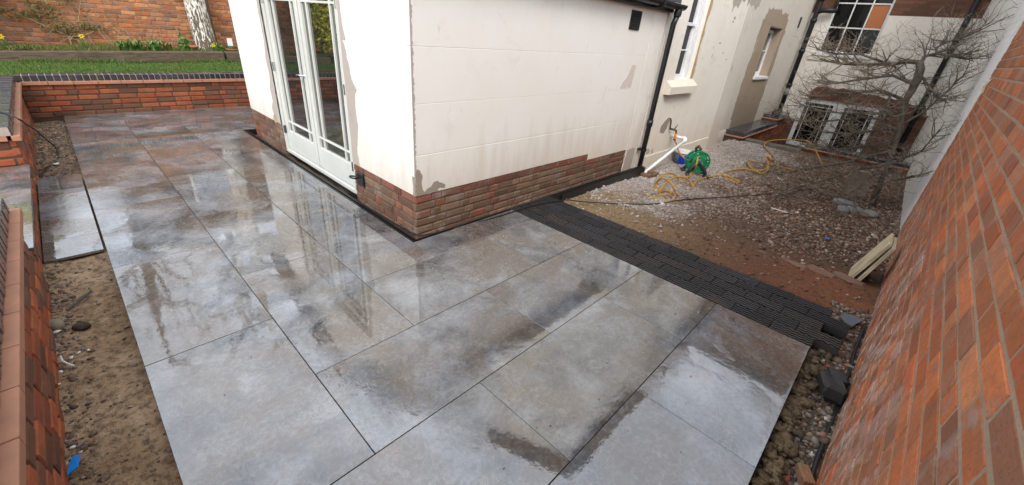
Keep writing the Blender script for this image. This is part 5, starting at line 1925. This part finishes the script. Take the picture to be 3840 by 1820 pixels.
hoseA = [(6.62, 2.12, .14), (6.40, 2.07, .17), (6.3, 2.03, .09), (6.42, 2.07, -.06), (6.37, 2.11, -.13), (6.07, 2.1, -.15), (5.9, 2.07, -.15), (5.99, 2.11, -.11), (5.89, 2.16, -.03), (5.73, 2.2, .01), (5.56, 2.21, -.01), (5.43, 2.21, -.08), (5.29, 2.15, -.13), (5.08, 1.98, -.14), (5.09, 1.83, -.14), (5.25, 1.84, -.1), (5.22, 1.88, 0.), (5.29, 2.0, .04), (5.32, 2.11, .04), (5.36, 2.17, -.04), (5.34, 2.16, -.11), (5.15, 2.0, -.12), (5.25, 1.93, -.12), (5.38, 1.96, -.13), (5.42, 2.06, -.14), (5.3, 2.15, -.14), (5.07, 2.13, -.14), (4.95, 1.98, -.13), (4.98, 1.84, -.13), (5.07, 1.73, -.13), (5.26, 1.74, -.14), (5.37, 1.85, -.12), (5.31, 2.01, -.11), (5.19, 2.04, -.11), (5.26, 2.04, -.06), (5.44, 2.04, 0.), (5.71, 2.06, 0.), (5.85, 1.98, -.02), (5.94, 1.91, -.1), (5.84, 1.80, -.14), (5.93, 1.86, -.15), (6.15, 1.94, -.15), (6.47, 1.96, -.15), (6.79, 1.91, -.15), (7.05, 1.81, -.15), (7.05, 1.66, -.155), (6.93, 1.52, -.155), (6.86, 1.59, -.155), (6.97, 1.77, -.14), (7.28, 1.87, -.16), (7.61, 1.83, -.165), (7.89, 1.74, -.165), (7.95, 1.59, -.165), (7.91, 1.44, -.165), (8.29, 1.45, -.13), (8.60, 1.57, -.08), (8.64, 1.58, -.08), (8.27, 1.47, -.13), (7.95, 1.52, -.15), (8.17, 1.71, -.17), (8.66, 1.89, -.17), (8.72, 1.73, -.17), (8.8, 1.52, -.17), (8.77, 1.31, -.17), (8.8, 1.03, -.17)]
ob('garden_hose', MB().tube(smooth_path(hoseA, 5), .0135, 7), M['hose'], smooth=True, label='yellow garden hose coiled loosely on the gravel and trailing from the reel', cat='hose')
hoseB = [(8.92, 1.60, -.1), (9.05, 1.56, -.14), (9.42, 1.61, -.16), (9.88, 1.81, -.17), (10.37, 2.03, -.17), (10.7, 2.12, -.15), (10.88, 2.07, -.10), (11.05, 1.87, -.05), (11.15, 1.63, -.01), (10.95, 1.4, .04), (10.48, 1.21, .04), (10.3, 1.05, -.08), (9.65, .82, -.17)]
hb = thing('garden_hose', (9.0, 1.58, -.15), 'second yellow hose with orange couplings arching over the timber sleeper', 'hose')
ob('tube', MB().tube(smooth_path(hoseB, 5), .0135, 7), M['hose'], hb, smooth=True)
ob('coupling', MB().tube([(8.72, 1.62, -.03), (8.85, 1.60, -.09)], .022, 10), M['orange'], hb, smooth=True)
ob('coupling', MB().tube([(8.88, 1.60, -.105), (9.0, 1.58, -.14)], .022, 10), M['orange'], hb, smooth=True)
ob('tap_hose', MB().tube(smooth_path([(6.84, 2.67, .26), (6.88, 2.62, .18), (6.82, 2.52, .08), (6.72, 2.36, .03), (6.66, 2.24, .05)], 6), .0135, 7), M['hose'], smooth=True, label='short yellow hose from the brass tap to the reel', cat='hose')
cab = [(1.79, 4.6, -.05), (1.80, 3.6, -.05), (1.82, 3.0, -.045), (1.86, 2.76, -.04), (2.18, 2.66, -.02), (2.61, 2.57, .006), (3.16, 2.55, .006), (3.58, 2.45, .006), (3.86, 2.36, -.05), (4.28, 2.11, -.09), (4.7, 1.84, -.095), (5.17, 1.69, -.10), (5.83, 1.41, -.12), (6.84, .99, -.15), (8.1, .53, -.17)]
ob('electric_cable', MB().tube(smooth_path(cab, 5), .0065, 6), M['cable'], smooth=True, label='thin black cable running past the plinth and across the gravel', cat='cable')
cabL = [(-.60, 6.62, .562), (-.489, 6.31, .562), (-.414, 6.10, .56), (-.372, 6.02, .53), (-.36, 6.2, .46), (-.335, 6.70, .28), (-.308, 7.12, .08), (-.272, 7.27, -.05), (-.267, 6.885, -.068), (-.316, 6.631, -.068), (-.385, 6.468, -.066), (-.41, 6.266, -.062), (-.412, 6.0, -.062)]
ob('electric_cable', MB().tube(smooth_path(cabL, 5), .008, 6), M['cable'], smooth=True, label='black cable looping down from the left coping into the soil bed', cat='cable')
cabR = [(5.2, -.395, -.13), (4.43, -.372, -.12), (4.04, -.355, -.10), (3.66, -.352, -.09), (3.446, -.345, -.09), (3.224, -.338, -.09), (3.04, -.345, -.10), (2.8, -.335, -.09), (2.472, -.328, -.085), (2.316, -.322, -.085), (2.15, -.315, -.085), (2.02, -.312, -.085), (1.89, -.312, -.085), (1.5, -.30, -.085)]
ob('electric_cable', MB().tube(smooth_path(cabR, 5), .011, 7), M['cable'], smooth=True, label='thick black cable lying along the foot of the red brick wall', cat='cable')


def lump(name, c, size, mat, lab, cat, seed, rotz=0, group=None, sub=2, rough=.10):
    g = random.Random(seed)
    import bmesh
    bm = bmesh.new()
    bmesh.ops.create_icosphere(bm, subdivisions=sub, radius=1.0)
    k = [np.array([g.gauss(0, 1) for _ in range(3)]) for _ in range(5)]
    for v in bm.verts:
        p = np.array(v.co)
        s = 1 + rough * sum(math.sin(2.2 * (p @ q) + i) for i, q in enumerate(k)) / 2
        p = np.sign(p) * np.abs(p) ** .85 * s * np.array(size)
        v.co = Vector(p)
    bmesh.ops.rotate(bm, verts=bm.verts, matrix=Matrix.Rotation(rotz, 3, 'Z'))
    me = bpy.data.meshes.new(name)
    bm.to_mesh(me)
    bm.free()
    return ob(name, me, mat, None, c, smooth=True, label=lab, cat=cat, group=group)


for k, (x, y, sx, sy, sz, rz, lab) in enumerate((
        (7.30, .17, .09, .17, .06, .3, 'long grey stone at the back of the stones under the bare tree'),
        (6.98, .17, .07, .085, .05, .1, 'small rounded grey cobble at the left of the stones under the tree'),
        (7.08, .045, .09, .11, .06, .6, 'middle grey cobble of the row under the bare tree'),
        (6.93, -.03, .07, .09, .05, .2, 'small brownish cobble at the front of the stones under the tree'),
        (7.10, -.12, .09, .10, .06, 1.1, 'grey cobble nearest the white wall under the bare tree'))):
    lump('cobble_stone', (x, y, z_yard(np.array([x]), np.array([y]))[0] + sz * .55), (sx, sy, sz), M['grey_stone'] if k != 3 else M['kerb'], lab, 'stone', 100 + k, rz, 'rounded stones under the tree')
ob('stone_slab', MB().prism([(8.18, .30, -.22), (8.22, .03, -.22), (8.26, .06, .13), (8.24, .14, .17), (8.2, .30, .15), (8.17, .33, .06)], (.12, .02, 0)), M['tan_stone'], label='upright tan stone slab half hidden behind the tree branches', cat='stone')
# boards leaning on the red wall
for k, (dy, x0, lab) in enumerate(((0.0, 4.50, 'front pale timber board leaning on the red brick wall'), (-.058, 4.485, 'rear pale timber board behind the front one, leaning on the red wall'))):
    p0, p1 = np.array([-.155 + dy, -.15]), np.array([-.298 + dy * .55, .305 - k * .02])
    d = (p1 - p0) / np.linalg.norm(p1 - p0)
    nrm = np.array([-d[1], d[0]]) * -.028
    L = np.linalg.norm(p1 - p0)
    m3 = np.array([[1, 0, 0], [0, d[0], -d[1]], [0, d[1], d[0]]])
    c = (p0 + p1) / 2
    ob('timber_board', MB().box(-.18, .18, -L / 2, L / 2, -.014, .014, .003), M['plank'], None, (x0 + .19, c[0], c[1]), m3, label=lab, cat='board', group='boards on the red wall')
# clay kerb between sand and gravel
for k in range(9):
    y0 = 1.55 - k * .215
    x0 = 4.02 + (2.0 - y0) * .205
    mm = np.array(Matrix.Rotation(-.2, 3, 'Z') @ Matrix.Rotation(rnd.uniform(-.05, .05), 3, 'X'))
    if k > 1:
        ob('kerb_edging', MB().obox((x0, y0, -.143 + .003 * k), (.105, .24, .09), mm, .018), M['kerb'], label='worn clay kerb piece in the buried edging, number %s from the red wall' % ('first second third fourth fifth sixth seventh'.split()[8 - k]) if False else ['', '', 'farthest clay kerb piece of the buried edging, nearly covered by soil', 'clay kerb piece next to the farthest of the buried edging', 'third clay kerb piece from the far end of the buried edging', 'middle clay kerb piece of the buried edging', 'clay kerb piece just nearer than the middle of the edging', 'clay kerb piece second from the red wall in the edging', 'clay kerb piece of the edging nearest the red wall'][k], cat='kerb', group='buried clay edging')
ob('loose_brick', MB().obox((1.90, -.285, -.075), (.10, .05, .05), np.array(Matrix.Rotation(.5, 3, 'Z')), .004), M['old_brick'], label='broken red brick piece at the bottom right between slabs and wall', cat='brick')
mb = MB()
mb.add(*chamfer(0, 0, 0, .20, .105, .085, .012, .010, random.Random(3)))
mb.add(*chamfer(.085, -.02, .02, .11, .10, .08, .012, .010, random.Random(4)))
M['black_stone'] = plain('black_stone', (0.03, 0.029, 0.028), 0.6, 0.4, 40, 0.6)
ob('black_block', mb, M['black_stone'], None, (2.64, -.275, -.035), np.array(Matrix.Rotation(.22, 3, 'Z') @ Matrix.Rotation(.12, 3, 'Y')), label='loose broken black sett lying by the foot of the red wall', cat='stone')
ob('slate_piece', MB().prism([(3.64, -.20, -.085), (3.73, -.215, -.08), (3.72, -.25, -.08), (3.74, -.27, -.08), (3.715, -.335, -.075), (3.62, -.30, -.08), (3.56, -.285, -.085), (3.575, -.24, -.085)], (0, 0, .012)), M['slate'], label='broken blue-grey slate offcut beyond the end of the black setts', cat='slate')
# litter in the soil bed
ob('blue_scrap', MB().prism([(-.435, 1.87, -.055), (-.40, 1.885, -.05), (-.388, 1.94, -.045), (-.41, 1.95, -.045), (-.425, 1.92, -.05)], (.002, 0, .006)), M['blue'], label='bright blue plastic scrap in the soil at the bottom left', cat='litter')
ob('blue_scrap', MB().prism([(5.43, .13, -.115), (5.46, .12, -.115), (5.465, .15, -.112), (5.44, .16, -.112)], (0, 0, .012)), M['blue'], label='tiny blue plastic scrap in the gravel left of the boards', cat='litter')
for k, (x, y, s, lab) in enumerate(((-.421, 3.011, .022, 'largest white shard in the left soil bed'), (-.383, 2.719, .014, 'white chip in the middle of the left soil bed'), (-.426, 2.622, .013, 'white chip nearer than the white twig, by the wall'), (-.435, 2.50, .011, 'white chip close to the brick foot of the left wall'), (-.355, 2.752, .012, 'pale chip right of the white twig'), (-.318, 2.758, .010, 'small pale chip farthest right in the left soil bed'), (-.415, 2.042, .012, 'pale chip beside the blue plastic scrap'), (-.30, 6.55, .03, 'white shard in the far soil by the looping cable'))):
    lump('pale_chip', (x, y, z_left(np.array([x]), np.array([y]))[0] + s * .5), (s, s * .7, s * .4), M['white_bit'], lab, 'litter', 130 + k, k, 'pale chips in the soil', 1, .2)
ob('white_twig', MB().tube([(-.43, 2.70, -.06), (-.41, 2.68, -.05), (-.39, 2.64, -.055), (-.375, 2.62, -.06)], .005, 5).tube([(-.41, 2.68, -.05), (-.415, 2.73, -.045)], .004, 5), M['white_bit'], label='forked white twig in the left soil bed', cat='twig')
ob('stick', MB().tube([(-.37, 3.22, -.055), (-.31, 3.30, -.05), (-.25, 3.37, -.05)], [.006, .011, .007], 6), M['bark'], label='dark stick lying in the soil below the cut slabs', cat='stick')
lump('soil_stone', (-.425, 3.08, -.055), (.04, .055, .03), M['tan_stone'], 'brown stone against the foot of the left wall', 'stone', 150, .4)
lump('soil_stone', (-.325, 3.0, -.065), (.03, .045, .02), M['soil_dark'], 'flat dark stone in the soil beside the pale dust', 'stone', 151, .9)
ob('paper_strip', MB().box(6.0, 6.02, .62, .85, -.128, -.122), M['white_bit'], label='thin white strip lying on the gravel', cat='litter')
